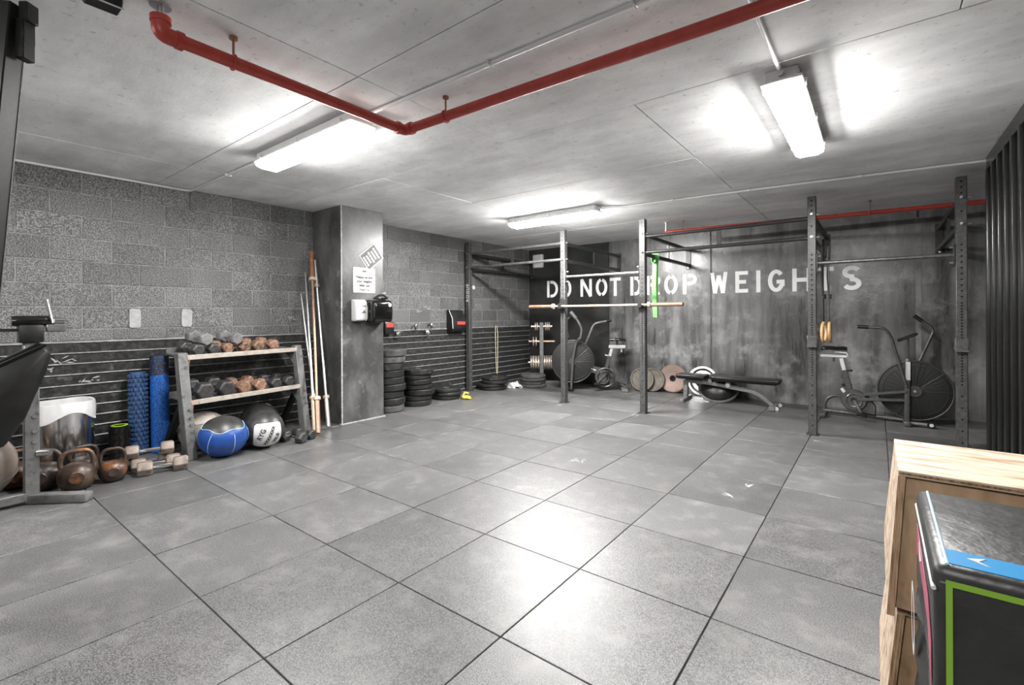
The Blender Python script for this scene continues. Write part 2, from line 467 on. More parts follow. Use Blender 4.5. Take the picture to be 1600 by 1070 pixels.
# ------------------------------------------------------------------ back wall with painted lettering
wb = struct(MB().box(((XL + XR) / 2, YB + .07, H / 2), (XR - XL + .2, .10, H + .16)).build('wall_back', 'bjoint'))
edges = [XL, -1.93, -.235, 2.155, XR]
for a, b in zip(edges[:-1], edges[1:]):
    MB().box(((a + b) / 2, YB + .012, H / 2), (b - a - .02, .024, H + .03)).build('wall_panel', 'bwall_dark' if a < -3 else 'bwall', wb, bevel=.003)
MB().box((2.155, YB + .004, 1.2), (.05, .012, 2.4)).build('joint_strip', 'bjoint_light', wb)
MB().box((-.235, YB + .010, 1.2), (.018, .012, 2.4)).build('joint_strip', 'bjoint', wb)
def arc(cx, cy, rx, ry, a0, a1, n=12):
    return [(cx + rx * math.cos(math.radians(a0 + (a1 - a0) * i / n)), cy + ry * math.sin(math.radians(a0 + (a1 - a0) * i / n))) for i in range(n + 1)]
LH, LT = .315, .054
def letter(ch, x0, wd, z0, stencil):
    h, t = LH, LT; e = t / 2
    st = []
    if ch == 'D':
        g = .02 if stencil else 0
        st = [[(e, 0), (e, h)], [(t + g, h - e)] + arc(wd * .45, h / 2, wd * .55 - e, h / 2 - e, 90, -90) + [(t + g, e)]]
    elif ch == 'O':
        st = [arc(wd / 2, h / 2, wd / 2 - e, h / 2 - e, 98, 262), arc(wd / 2, h / 2, wd / 2 - e, h / 2 - e, 82, -82)]
    elif ch == 'N':
        st = [[(e, 0), (e, h)], [(wd - e, 0), (wd - e, h)], [(e, h), (wd - e, 0)]]
    elif ch == 'T':
        st = [[(0, h - e), (wd, h - e)], [(wd / 2, 0), (wd / 2, h - t)]]
    elif ch in 'RP':
        g = .018 if stencil else 0
        st = [[(e, 0), (e, h)], [(t + g, h - e)] + arc(wd * .52, h * .72, wd * .48 - e, h * .28 - e, 90, -90) + [(t + g, h * .44 + e)]]
        if ch == 'R': st.append([(wd * .48, h * .42), (wd - e, 0)])
    elif ch == 'W':
        st = [[(e, h), (wd * .27, 0)], [(wd * .27, 0), (wd / 2, h * .85)], [(wd / 2, h * .85), (wd * .73, 0)], [(wd * .73, 0), (wd - e, h)]]
    elif ch == 'E':
        st = [[(e, 0), (e, h)], [(t, h - e), (wd, h - e)], [(t, h / 2), (wd * .85, h / 2)], [(t, e), (wd, e)]]
    elif ch == 'I':
        st = [[(wd / 2, 0), (wd / 2, h)]]
    elif ch == 'G':
        st = [arc(wd / 2, h / 2, wd / 2 - e, h / 2 - e, 40, 335, 20), [(wd - e, h * .25), (wd - e, h * .47)], [(wd * .52, h * .45), (wd, h * .45)]]
    elif ch == 'H':
        st = [[(e, 0), (e, h)], [(wd - e, 0), (wd - e, h)], [(t, h / 2), (wd - t, h / 2)]]
    elif ch == 'S':
        st = [arc(wd / 2, h * .74, wd / 2 - e, h * .26 - e, 25, 270, 12) + arc(wd / 2, h * .265, wd / 2 - e, h * .265 - e, 85, -155, 12)]
    b = MB()
    for n_, s_ in enumerate(st): b.stroke(s_, t, lambda p, q: (x0 + p, YB - .0015 - .0005 * n_, z0 + q))
    b.build('painted_letter', 'letter', wb, ang=0)
spans = [('D', -3.138, -2.897), ('O', -2.815, -2.612), ('N', -2.427, -2.197), ('O', -2.122, -1.902), ('T', -1.855, -1.655), ('D', -1.484, -1.285),
         ('R', -1.208, -.975), ('O', -.913, -.701), ('P', -.622, -.410), ('W', -.215, .027), ('E', .131, .301), ('I', .396, .470), ('G', .554, .757),
         ('H', .848, 1.068), ('T', 1.150, 1.316), ('S', 1.405, 1.604)]
for k, (ch, a, b) in enumerate(spans):
    a = 1.764 + (a - 1.764) * 1.0162; b = 1.764 + (b - 1.764) * 1.0162
    letter(ch, a, b - a, 1.568 - .0018 * k, k < 9)
MB().lathe([(0, 0), (.105, 0), (.105, .002), (0, .002)], 28, Matrix.Translation((-1.035, YB - .001, 1.07)) @ Matrix.Rotation(PI / 2, 4, 'X')).build('round_patch', mat('round_patch_paint', .07, .5, c2=.09, scale=20), wb)

# ------------------------------------------------------------------ walls that close the room
struct(MB().box((XR + .05, (YB + YF) / 2, H / 2), (.10, YB - YF + .3, H + .16)).build('wall_right', 'room'))
struct(MB().box(((XL + XR) / 2, YF - .05, H / 2), (XR - XL + .2, .10, H + .16)).build('wall_front', 'room'))

# ------------------------------------------------------------------ column
co = struct(MB().box((-3.35, 1.93, H / 2), (.60, .58, H)).build('column', 'column', bevel=.006))
MB().box((-3.0515, 1.646, H / 2), (.010, .014, H)).build('chipped_edge', 'raw', co)
MB().box((-3.06, 1.93, .006), (.05, .60, .012)).build('base_crumbs', 'raw', co)

# ------------------------------------------------------------------ gate of vertical tubes on the right
gt = thing('slatted_gate', 'tall glossy black gate of vertical tubes at the right edge', 'gate', (2.50, 3.95, 0))
MB().box((0.02, -2.0, 1.235), (.012, 3.98, 2.33)).build('backing_sheet', 'gate', gt)
MB().box((-.012, -2.0, 2.44), (.055, 4.0, .11)).build('top_rail', 'gate', gt, bevel=.004)
MB().box((-.012, -2.0, .05), (.055, 4.0, .10)).build('bottom_rail', 'gate', gt, bevel=.004)
for z in (1.97, 1.18):
    MB().box((.004, -2.0, z), (.02, 3.98, .03)).build('cross_rail', 'gate', gt)
tb = MB().box((0, 0, 0), (.06, .062, 2.29)).mesh('upright_tube', .006, 2)
for k in range(18):
    o = link('upright_tube', tb, 'gate', gt); o.location = (-.017, -.035 - .222 * k, 1.245)

# ------------------------------------------------------------------ ceiling lamps
def lamp(label, loc, rz, L_, power=1.):
    t = thing('ceiling_lamp', label, 'lamp', loc, rz, 'vapour-tight batten lamps on the ceiling')
    MB().box((0, 0, -.028), (L_, .155, .056)).build('housing', 'lamp_body', t, bevel=.006)
    MB().box((0, 0, -.062), (L_ + .03, .195, .014)).build('lens_rim', 'lamp_body', t, bevel=.004)
    b = MB()
    for z, dx, dy in ((-.069, L_ / 2, .09), (-.098, L_ / 2 - .012, .085), (-.122, L_ / 2 - .045, .055)):
        b.v += [(-dx, -dy, z), (dx, -dy, z), (dx, dy, z), (-dx, dy, z)]
    b.f = [(8, 9, 10, 11)] + [(4 + i, 4 + (i + 1) % 4, 8 + (i + 1) % 4, 8 + i) for i in range(4)]
    b.build('lens', mat('lit_lens', (1., .985, .96), .4, emit=LAMP * power), t)
    b.f = [(i, (i + 1) % 4, 4 + (i + 1) % 4, 4 + i) for i in range(4)]
    b.build('lens_side', mat('lit_lens_side', (1., .985, .96), .4, emit=LAMP * power * .08), t)
    for s in (-1, 1):
        for q in (-.42, 0, .42):
            MB().box((q * L_, s * .0985, -.055), (.028, .012, .034)).build('clip', 'lamp_body', t, bevel=.002)
        MB().cyl((s * (L_ / 2), 0, -.03), (s * (L_ / 2 + .03), 0, -.03), .016, n=14).build('cable_gland', 'galv', t)
    return t
lamp('lit batten lamp above the dumbbell rack, crossed by red pipe', (-1.40, .35, H), 0, 1.27, .9)
lamp('lit batten lamp nearest the black gate, seen end on', (1.375, 2.01, H), PI / 2, 1.30, 1.15)
lamp('lit batten lamp farthest back, above the barbell', (-1.42, 3.52, H), 0, 1.25, 2.3)
lamp('added fill lamp behind the viewpoint, left of the other', (-1.9, -2.2, H), 0, 1.27, .9)  # unseen lamp, added to brighten the foreground
lamp('added fill lamp behind the viewpoint, on the gate side', (1.375, -2.5, H), PI / 2, 1.27, .7)  # second added lamp out of view, also filling the foreground

# ------------------------------------------------------------------ conduits and sprinkler pipes
def conduit(label, runs, saddles, boxes=()):
    t = thing('conduit', label, 'conduit', runs[0])
    o = Vector(runs[0])
    MB().tube([p - o for p in fillet(runs, .07)], .0115, 10).build('tube', 'galv', t)
    for p, ax in saddles:
        p = Vector(p) - o
        d = (.012, .05, .026) if ax == 'x' else (.05, .012, .026)
        MB().box(p + Vector((0, 0, -.001)), d).build('saddle', 'galv', t, bevel=.003)
zc = H - .014
conduit('thin pale conduit along top of block wall turning to the lamp', [(-3.634, -1.25, zc), (-3.634, .35, zc), (-2.07, .35, zc)], [((-2.75, .35, zc), 'x')])
conduit('white conduit running right from the lamp above red pipe', [(-.735, .36, zc), (.25, .38, zc), (1.372, .40, zc), (1.372, 1.33, zc)], [((.25, .38, zc), 'x'), ((1.0, .39, zc), 'x')])
conduit('long white conduit from the farthest lamp to the gate', [(-.76, 3.55, zc), (-.55, 3.70, zc), (.9, 3.84, zc), (2.49, 4.04, zc)], [((.0, 3.755, zc), 'x'), ((.75, 3.825, zc), 'x'), ((1.65, 3.935, zc), 'x')])

def pipe(label, run, hangers, r, z, elbows, rise=None, ends=()):
    t = thing('sprinkler_pipe', label, 'pipe', run[0])
    o = Vector(run[0])
    MB().tube([p - o for p in fillet(run, r * 1.6)], r, 14).build('tube', 'red', t)
    for e in elbows:
        e = Vector(e[0]), Vector(e[1]), Vector(e[2])
        pts = fillet([e[0] - o, e[1] - o, e[2] - o], r * 1.6)
        MB().tube(pts, r * 1.16, 14).build('elbow', 'red', t)
        for q, d in ((e[0], e[0] - e[1]), (e[2], e[2] - e[1])):
            d.normalize()
            MB().cyl(q - o - d * .012, q - o + d * .012, r * 1.32, n=14).build('elbow_collar', 'red', t)
    for p, ax in hangers:
        p = Vector(p) - o
        hp = MB().ring(p, ax, r * 1.12, .006, 20, 6).build('clevis', 'red', t)
        MB().cyl(p + Vector((0, 0, r)), Vector((p.x, p.y, H - o.z)), .0055, n=8).build('hanger_rod', 'brownbar', t)
        MB().cyl(Vector((p.x, p.y, H - o.z - .012)), Vector((p.x, p.y, H - o.z)), .018, n=12).build('ceiling_plate', 'brownbar', t)
    for p in ends:
        p = Vector(p) - o
        MB().cyl(p, Vector((p.x, p.y, H - o.z)), .012, n=10).build('nipple', 'steel', t)
        MB().cyl(Vector((p.x, p.y, H - o.z - .008)), Vector((p.x, p.y, H - o.z)), .038, n=16).build('escutcheon', 'steel', t)
zp = 2.385
pipe('thick red sprinkler pipe with elbow overhead, crossing whole ceiling', [(-.525, -.765, 2.45), (-.525, -.765, zp), (-.545, .50, zp), (2.43, .60, zp)],
     [((-.53, -.49, zp), (0, 1, 0)), ((-.20, .513, zp), (1, 0, 0)), ((1.75, .576, zp), (1, 0, 0))], .028, zp,
     [((-.525, -.765, 2.44), (-.525, -.765, zp), (-.527, -.70, zp)), ((-.5445, .445, zp), (-.545, .50, zp), (-.49, .502, zp))], ends=[(-.525, -.765, 2.44)])
zq = 2.365
pipe('red sprinkler pipe high along the back above painted words', [(-.55, 5.02, zq), (3.40, 5.385, zq)],
     [((-.31, 5.042, zq), (1, 0, 0)), ((1.7, 5.227, zq), (1, 0, 0))], .024, zq, [], ends=[(-.53, 5.022, zq + .02)])
cb = thing('ceiling_box', 'small black box fixed to ceiling near red pipe elbow', 'box', (-.60, -.93, H))
MB().box((0, 0, -.03), (.075, .11, .06)).build('body', 'black', cb, bevel=.006)
MB().box((.036, 0, -.0585), (.006, .112, .004)).build('pale_edge', 'white', cb)

# ------------------------------------------------------------------ power rig
rig = thing('power_rig', 'charcoal steel power rig of five drilled posts before back wall', 'rig', (0, 4.307, 0))
PX = [-3.56, -1.735, -.57, 1.235, 2.347]
PT = 2.435
post_me = MB().box((0, 0, PT / 2), (.075, .075, PT)).mesh('post', .005)
hb = MB()
zs = [.10 + .0508 * 2 * i for i in range(6)] + [.64 + .0254 * i for i in range(28)] + [1.38 + .0508 * i for i in range(10)] + [2.13, 2.29, 2.34, 2.39]
for z in zs:
    hb.cyl((0, -.0372, z), (0, -.0380, z), .0088, n=8)
    hb.cyl((.0372, 0, z), (.0380, 0, z), .0088, n=8)
hole_me = hb.mesh('bolt_holes')
plate_me = MB().box((0, 0, .004), (.11, .11, .008)).mesh('foot_plate', .002)
bolt_me = MB().cyl((0, 0, 0), (0, -.018, 0), .013, n=6).cyl((0, -.018, 0), (0, -.03, 0), .008, n=8).mesh('bolt')
for x in PX:
    p = link('post', post_me, 'rigpost', rig); p.location = (x, 0, 0)
    link('bolt_holes', hole_me, 'hole', p)
    link('foot_plate', plate_me, 'rig', p)
    for z in (2.25, 2.02):
        b = link('bolt', bolt_me, 'steel', p); b.location = (0, -.0375, z)
        b = link('bolt', bolt_me, 'steel', p); b.location = (.0375, 0, z); b.rotation_euler = (0, 0, PI / 2)
def xbar(a, b, z, r=.021, m='rig'):
    MB().cyl((a + .0375, 0, z), (b - .0375, 0, z), r, n=14).build('crossbar', m, rig)
for a, b, zz in ((0, 1, (2.25, 2.02)), (2, 3, (2.215, 2.015))):
    for z in zz: xbar(PX[a], PX[b], z, m='rigbar' if a == 0 else 'rig')
    xm = (PX[a] + PX[b]) / 2
    MB().box((xm, 0, sum(zz) / 2), (.05, .012, zz[0] - zz[1])).build('bar_spacer', 'rig', rig)
xbar(PX[1], PX[2], 1.772, .018, 'steel'); xbar(PX[3], PX[4], 1.752, .018, 'rigbar')
for x, z in ((PX[1] + .045, 1.772), (PX[2] - .045, 1.772), (PX[3] + .045, 1.752), (PX[4] - .045, 1.752)):
    MB().box((x, 0, z), (.012, .07, .20)).build('bar_flange', 'rig', rig, bevel=.003)
    for dz in (-.07, .07):
        s = 1 if x in (PX[1] + .045, PX[3] + .045) else -1
        MB().cyl((x, 0, z + dz), (x + s * .03, 0, z + dz), .012, n=8).build('bolt', 'steel', rig)
WY = YB - 4.307
for i, x in enumerate(PX):
    for z in (2.24, 2.0):
        MB().bar((x, .0375, z), (x, WY - .006, z), .045, .045).build('wall_stringer', 'rig', rig, bevel=.005)
    MB().bar((x, WY * .5, 2.02), (x, WY * .5, 2.22), .025, .025).build('stringer_brace', 'rig', rig)
    MB().box((x, WY - .006, 2.11), (.075, .012, .36)).build('wall_bracket', 'rig', rig, bevel=.003)
    for z in (2.26, 1.96):
        b = link('bolt', bolt_me, 'steel', rig); b.location = (x, WY - .012, z)
def jcup(x, z):
    j = MB().prism([(-.01, -.09), (.004, -.09), (.004, .09), (-.01, .09)], -.042, .042, lambda p, q, t: (x + t, -.0385 - .004 + p * .6, z + q))
    j.box((x, -.085, z - .045), (.05, .085, .018)).box((x, -.122, z - .018), (.05, .012, .07))
    j.build('j_cup', 'rig', rig, bevel=.002)
jcup(PX[1], 1.378); jcup(PX[2], 1.378)
for x in (PX[3], PX[4]):
    MB().box((x, -.002, .96), (.088, .092, .11)).build('sliding_sleeve', 'rigbar', rig, bevel=.004)
    MB().box((x, -.058, .905), (.088, .05, .02)).build('sleeve_shelf', 'rigbar', rig, bevel=.003)
place_text('post_lettering', 'ROGUE', .075, 'white', rig, (PX[0] + .005, -.0392, 1.605), (0, 0, 1), (-1, 0, 0), bold=.002, spacing=1.25)

# barbell resting on the rig
def barbell(label, L_, rs, m_sleeve, m_shaft, group=None, sl=.415, up=None):
    t = thing('barbell', label, 'barbell', group=group)
    MB().cyl((-L_ / 2 + sl, 0, 0), (L_ / 2 - sl, 0, 0), .0145, n=14).build('shaft', m_shaft, t)
    for s in (-1, 1):
        a, b = s * (L_ / 2 - sl), s * L_ / 2
        if s > 0 and up == 'plain':
            MB().cyl((a - .01, 0, 0), (b, 0, 0), .0145, n=14).build('shaft_end', m_shaft, t)
            continue
        p = MB().cyl((a, 0, 0), (b, 0, 0), rs, n=18).build('sleeve', (up or m_sleeve) if s > 0 else m_sleeve, t)
        MB().cyl((a - s * .012, 0, 0), (a + s * .022, 0, 0), rs * 1.5, n=18).build('collar_ring', 'bone' if m_sleeve != 'steel' else 'brass', p)
        MB().cyl((b, 0, 0), (b + s * .004, 0, 0), rs * .7, n=16).build('end_cap', 'black', p)
    return t
bb = barbell('barbell with copper sleeves racked across two rig posts', 2.22, .025, 'copper', 'bone')
bb.location = (-1.158, 4.307 - .085, 1.357)
# green band
gb = thing('resistance_band', 'bright green resistance band looped on a rig stringer', 'band', (-.57, 4.71, 0))
zt = 2.0
b = MB()
b.tube([(0, -.006, 1.245), (-.012, -.012, 1.6), (-.0, -.008, 1.965), (-.026, -.0, 1.99), (-.028, 0, 2.02), (0, 0, 2.03), (.028, 0, 2.02), (.028, .004, 1.985),
        (.008, .02, 1.95), (.004, .026, 1.6), (.002, .026, 1.26), (.0, .016, 1.205), (0, .0, 1.20), (0, -.006, 1.245)], .01, rect=(.058, .007, (1, .15, 0)))
b.build('loop', 'green', gb, bevel=.002)
b = MB()
b.tube([(-.026, -.035, 1.93), (-.026, -.03, 2.027), (0, -.03, 2.034), (.026, -.03, 2.027), (.026, -.035, 1.93), (0, -.04, 1.915)], .01, closed=True, rect=(.006, .05, (1, 0, 0)))
b.build('hitch', 'green', gb, bevel=.002)
# rings and straps
for k, (dx, lab) in enumerate(((0.0, 'wooden gymnastic ring on black strap, nearer post'), (.05, 'wooden gymnastic ring on black strap, tucked behind the first'))):
    rg = thing('gymnastic_ring', lab, 'ring', (1.31 + dx * 1.0, 4.62 + dx * .4, 0), 1.45 + k * .12, 'gymnastic rings hanging from the rig')
    MB().ring((0, 0, 1.04), (0, 1, 0), .10, .0145, 30, 10).build('ring', 'wood', rg)
    MB().tube([(0, 0, 1.125), (0, .004, 1.5), (-.03, 0, 2.0)], .01, rect=(.036, .004, (1, 0, 0))).build('strap', 'black', rg)
    MB().box((0, -.006, 1.42), (.05, .02, .05)).build('buckle', 'black', rg, bevel=.004)
    MB().tube([(0, .01, 1.43), (.02, .02, 1.62), (-.01, .015, 1.82), (.01, .01, 1.96), (-.03, .0, 2.02)], .01, rect=(.05, .012, (1, 0, 0))).build('strap_bundle', 'black', rg)

# ------------------------------------------------------------------ plates
pm = {}
def plate_parts(r, t, style):
    k = (round(r, 3), round(t, 3), style)
    if k in pm: return pm[k]
    h = .0255
    if style == 'bumper':
        prof = [(h + .022, .1 * t), (r * .55, .1 * t), (r * .6, 0), (r - .014, 0), (r, .012), (r, t - .012), (r - .014, t), (r * .6, t), (r * .55, .9 * t), (h + .022, .9 * t)]
        body = MB().lathe(prof, 36, closed=True)
        hub = MB().lathe([(h, .04 * t), (h + .024, .04 * t), (h + .024, .96 * t), (h, .96 * t)], 22, closed=True)
    else:
        prof = [(h + .015, .25 * t), (r * .82, .25 * t), (r * .86, 0), (r - .004, 0), (r, .006), (r, t - .006), (r - .004, t), (r * .86, t), (r * .82, .75 * t), (h + .015, .75 * t)]
        body = MB().lathe(prof, 32, closed=True)
        hub = MB().lathe([(h, 0), (h + .018, 0), (h + .018, t), (h, t)], 20, closed=True)
    pm[k] = (body.mesh('disc'), hub.mesh('hub'))
    return pm[k]
def plate(label, loc, r, t, m, style='bumper', hubm='iron', R=None, group=None, name='weight_plate'):
    o = thing(name, label, 'plate', loc, 0, group)
    if R is not None: o.rotation_euler = R
    a, b = plate_parts(r, t, style)
    d = link('disc', a.copy() if a.materials else a, m, o)
    if a.materials and a.materials[0] != M[m]:
        d.data.materials[0] = M[m]
    link('hub', b.copy() if b.materials else b, hubm, o)
    return o
def stack(desc, x, y, spec, group):
    z = 0.
    n = len(spec)
    for k, (r, t, m, dx, dy) in enumerate(spec):
        pos = 'bottom' if k == 0 else ('top' if k == n - 1 else ORD[k] + ' from bottom')
        plate(f'{"dusty grey" if m == "rubber_grey" else "black"} bumper plate, {pos} of {desc}', (x + dx, y + dy, z), r, t, m, group=group)
        z += t + .0008
    return z
R_ = .225
stack('the tall stack behind the column', -3.33, 2.475, [(R_, .088, 'rubber_grey', 0, 0), (R_, .088, 'rubber', .01, .01), (R_, .088, 'rubber', -.005, 0), (R_, .088, 'rubber', .012, .02),
      (R_, .088, 'rubber', 0, .005), (R_, .088, 'rubber', .0, .0), (R_, .09, 'rubber', -.005, .0), (R_, .085, 'rubber_grey', .0, .02), (R_, .09, 'rubber_grey', .01, .03)], 'bumper plates in the tall stack')
stack('the second stack beside the tallest one', -3.34, 2.985, [(.22, .075, 'rubber', -.01, .0), (.215, .07, 'rubber', .0, .005), (.225, .078, 'rubber', .02, .03), (.215, .066, 'rubber', .0, .01),
      (.22, .07, 'rubber', .005, .01), (.21, .062, 'rubber', .0, -.005), (.222, .075, 'rubber', .01, .02)], 'bumper plates in the second stack')
stack('the low three-plate pile by yellow clip', -3.36, 3.58, [(.215, .055, 'rubber', 0, 0), (.22, .052, 'rubber', .01, .01), (.22, .055, 'rubber', .0, .0)], 'bumper plates in the low pile')
stack('the slipped pile under hanging rope', -3.36, 4.70, [(.24, .05, 'rubber', -.01, -.03), (.24, .05, 'rubber', -.03, -.04), (.23, .052, 'rubber', .02, .01), (.22, .05, 'rubber', .0, .03)], 'bumper plates in the slipped pile')
stack('the pile before the plate tree', -2.98, 5.30, [(.225, .05, 'rubber_grey', .01, 0), (.225, .05, 'rubber_grey', -.01, .01), (.225, .05, 'rubber_grey', .0, .0), (.22, .055, 'rubber_grey', .0, .01)], 'bumper plates by the plate tree')

# plate tree in the corner
TX, TY = -3.04, 5.66
pt = thing('plate_tree', 'grey upright plate tree in the far corner with loaded pegs', 'plate tree', (TX, TY, 0), .62)
MB().box((0, 0, .57), (.07, .06, 1.06)).build('upright', 'rackgrey', pt, bevel=.004)
MB().box((0, 0, .025), (.62, .06, .05)).build('foot', 'rackgrey', pt, bevel=.004)
MB().box((0, .17, .025), (.06, .30, .05)).build('foot', 'rackgrey', pt, bevel=.004)
pegs = [(1.03, .19, .022), (.76, .235, .02), (.38, .24, .022)]
for z, ln, r in pegs:
    for s in (-1, 1):
        MB().cyl((s * .03, 0, z), (s * ln, 0, z), r, n=12).build('peg', 'copper' if z == .76 else 'steel', pt)
cs, sn = math.cos(.62), math.sin(.62)
def on_peg(label, z, s, d, r, t, m):
    ax = Vector((cs * s, sn * s, 0))
    p = Vector((TX, TY, z - .003)) + ax * d
    o = plate(label, p, r, t, m, 'iron', 'steel', group='small plates on the plate tree')
    o.rotation_euler = Vector((0, 0, 1)).rotation_difference(ax).to_euler()
for k, d in enumerate((.042, .075)): on_peg(f'small aged plate on top left peg, {("inner", "outer")[k]} one', 1.03, -1, d + .02, .075, .026, 'brass')
for k, d in enumerate((.06, .093, .126)): on_peg(f'small aged plate on top right peg, {("inner", "middle", "outer")[k]} one', 1.03, 1, d, .08, .026, 'brass')
for k, d in enumerate((.05, .10)): on_peg(f'small aged plate on middle left peg, {("inner", "outer")[k]} one', .76, -1, d + .035, .085, .024, 'brass')
for k, d in enumerate((.04, .085, .13, .17)): on_peg(f'aged round plate on bottom left peg, {("first", "second", "third", "fourth")[k]} from upright', .38, -1, d, .125, .034, 'brass')
for k, d in enumerate((.04, .08, .12, .16, .20)): on_peg(f'aged round plate on bottom right peg, {("first", "second", "third", "fourth", "fifth")[k]} from upright', .38, 1, d - .003, .13, .034, 'brass')

# plates leaning on the back wall
def lean(label, x, r, t, m, hubm='iron', off=0., tilt=11, style='iron', yaw=0.):
    ti = math.radians(tilt)
    yb = YB - .004 - off
    o = plate(label, (0, 0, 0), r, t, m, style, hubm)
    R = Matrix.Rotation(yaw, 4, 'Z') @ Matrix.Rotation(PI / 2 - ti, 4, 'X')
    c = Vector((x, yb - 2 * r * math.sin(ti) * .5 - .5 * t * math.cos(ti) - .02, r * math.cos(ti) + t * math.sin(ti) * .5 + .002))
    o.matrix_world = Matrix.Translation(c) @ R @ Matrix.Translation((0, 0, -t / 2))
    o.location = o.matrix_world.translation
    return o
lean('brown-grey rimmed plate leaning on back wall, leftmost', -1.25, .19, .035, 'iron', off=.145, tilt=9, yaw=.12)
lean('brown-grey rimmed plate leaning just behind the leftmost one', -1.10, .19, .035, 'iron', off=.075, tilt=9, yaw=.10)
lean('flat rust-pink plate leaning on back wall beside bench', -.80, .222, .032, 'pink', 'hole', off=.0, tilt=8, style='bumper')
sp = thing('grip_plate', 'silver grip plate with cut-outs leaning behind the bench', 'plate', (-.34, YB - .085, .222))
sp.rotation_euler = (PI / 2 - .17, 0, 0)
MB().lathe([(.19, -.018), (.222, -.018), (.222, .018), (.19, .018)], 36, closed=True).build('rim', 'silver', sp)
MB().lathe([(.025, -.02), (.06, -.02), (.06, .02), (.025, .02)], 24, closed=True).build('hub', 'silver', sp)
MB().lathe([(.11, -.008), (.135, -.012), (.16, -.008), (.16, .008), (.11, .008)], 32, closed=True).build('middle_ring', 'silver', sp)
for k in range(3):
    a = 2 * PI * k / 3 + .5
    MB().bar((.05 * math.cos(a), .05 * math.sin(a), 0), (.20 * math.cos(a), .20 * math.sin(a), 0), .05, .02).build('spoke', 'silver', sp, bevel=.004)

# ------------------------------------------------------------------ flat bench
be = thing('flat_bench', 'black padded flat bench with grey curved frame by back wall', 'bench', (-.42, 5.52, 0), .02)
MB().box((.08, 0, .355), (.40, .27, .055)).build('seat_pad', 'pad', be, bevel=.018, seg=3)
MB().box((.775, 0, .358), (.84, .27, .058)).build('back_pad', 'pad', be, bevel=.018, seg=3)
MB().box((.08, 0, .322), (.34, .20, .012)).build('seat_board', 'black', be)
MB().box((.775, 0, .320), (.76, .20, .012)).build('back_board', 'black', be)
MB().tube(fillet([(-.01, 0, .285), (.30, 0, .275), (.90, 0, .20), (1.10, 0, .045)], .09), .03, rect=(.07, .05, (0, 1, 0))).build('beam', 'rackgrey', be, bevel=.005)
MB().box((-.01, 0, .16), (.06, .06, .26)).build('front_post', 'rackgrey', be, bevel=.004)
MB().box((-.01, 0, .024), (.06, .44, .048)).build('front_foot', 'rackgrey', be, bevel=.005)
MB().box((1.11, 0, .028), (.07, .40, .05)).build('rear_foot', 'rackgrey', be, bevel=.005)
for s in (-1, 1):
    MB().cyl((1.16, s * .15 - .014, .026), (1.16, s * .15 + .014, .026), .026, n=16).build('wheel', 'whitevinyl', be)
    MB().cyl((.56, s * .03 - .012, .262), (.56, s * .03 + .012, .262), .03, n=12).build('pivot_bolt', 'steel', be)
MB().box((.56, 0, .285), (.06, .08, .07)).build('pad_bracket', 'rackgrey', be)
MB().box((.33, 0, .300), (.05, .10, .05)).build('hinge', 'rackgrey', be)
# half-dome balance trainer behind the bench
bo = thing('balance_dome', 'black dome balance trainer with grey rim tipped behind bench', 'balance trainer', (-.04, 5.74, .178))
bo.rotation_euler = (math.radians(38), 0, math.radians(8))
MB().lathe([(0, .17)] + [(.255 * math.sin(a), .17 * math.cos(a)) for a in [PI / 2 * i / 8 for i in range(1, 9)]], 32).build('dome', 'vinyl', bo)
MB().lathe([(.21, -.03), (.262, -.03), (.272, -.01), (.262, .012), (.21, .012)], 36, closed=True).build('rim', 'rackgrey', bo)
MB().lathe([(0, -.022), (.215, -.022), (.215, .0), (0, .0)], 32).build('base', 'black', bo)
kb_ = MB()
for k in range(28):
    a = 2 * PI * k / 28
    kb_.cyl((.238 * math.cos(a), .238 * math.sin(a), -.030), (.238 * math.cos(a), .238 * math.sin(a), -.032), .006, n=8)
kb_.build('rim_studs', 'black', bo)

# ------------------------------------------------------------------ air bikes
def fan(t, cx, cz, r, sgn=1):
    f = MB().lathe([(.05, -.075), (r * .75, -.07), (r, -.045), (r, .045), (r * .75, .07), (.05, .075)], 40, Matrix.Translation((cx, 0, cz)) @ Matrix.Rotation(PI / 2, 4, 'X'), closed=True).build('fan_cage', 'mesh', t)
    for s in (-1, 1):
        MB().ring((cx, s * .047, cz), (0, 1, 0), r, .009, 44, 7).build('cage_rim', 'wire', f)
        MB().ring((cx, s * .066, cz), (0, 1, 0), r * .86, .003, 40, 5).build('cage_ring', 'wire', f)
        bw = MB()
        for k in range(36):
            a = 2 * PI * k / 36
            bw.tube([(cx + q * r * math.cos(a), s * (.078 - .006 * q if q < .8 else .05), cz + q * r * math.sin(a)) for q in (.2, .75, 1.)], .0018 if k % 4 else .004, 5)
        o = bw.build('cage_wires', 'wire', f); o['kind'] = 'stuff'
        MB().cyl((cx, s * .07, cz), (cx, s * .095, cz), .062, n=24).build('hub_cover', 'bikegrey', f)
        MB().cyl((cx, s * .095, cz), (cx, s * .115, cz), .014, n=10).build('axle_nut', 'steel', f)
def saddle(t, cx, cz, sgn):
    # sgn points to the nose
    v = []
    prof = [(-.13, .055, .0), (-.11, .085, .012), (-.05, .085, .014), (.02, .045, .008), (.09, .026, .012), (.13, .012, .004)]
    b = MB(); n = 10
    for x, hw, z in prof:
        for k in range(n):
            a = 2 * PI * k / n
            b.v.append((cx + sgn * x, hw * math.cos(a), cz + z + (.03 if math.sin(a) > 0 else .022) * math.sin(a)))
    for j in range(len(prof) - 1):
        for k in range(n): b.f.append((j * n + k, j * n + (k + 1) % n, (j + 1) * n + (k + 1) % n, (j + 1) * n + k))
    b.f += [tuple(range(n)), tuple(range((len(prof) - 1) * n, len(prof) * n))]
    b.build('saddle', 'seat', t, ang=70)
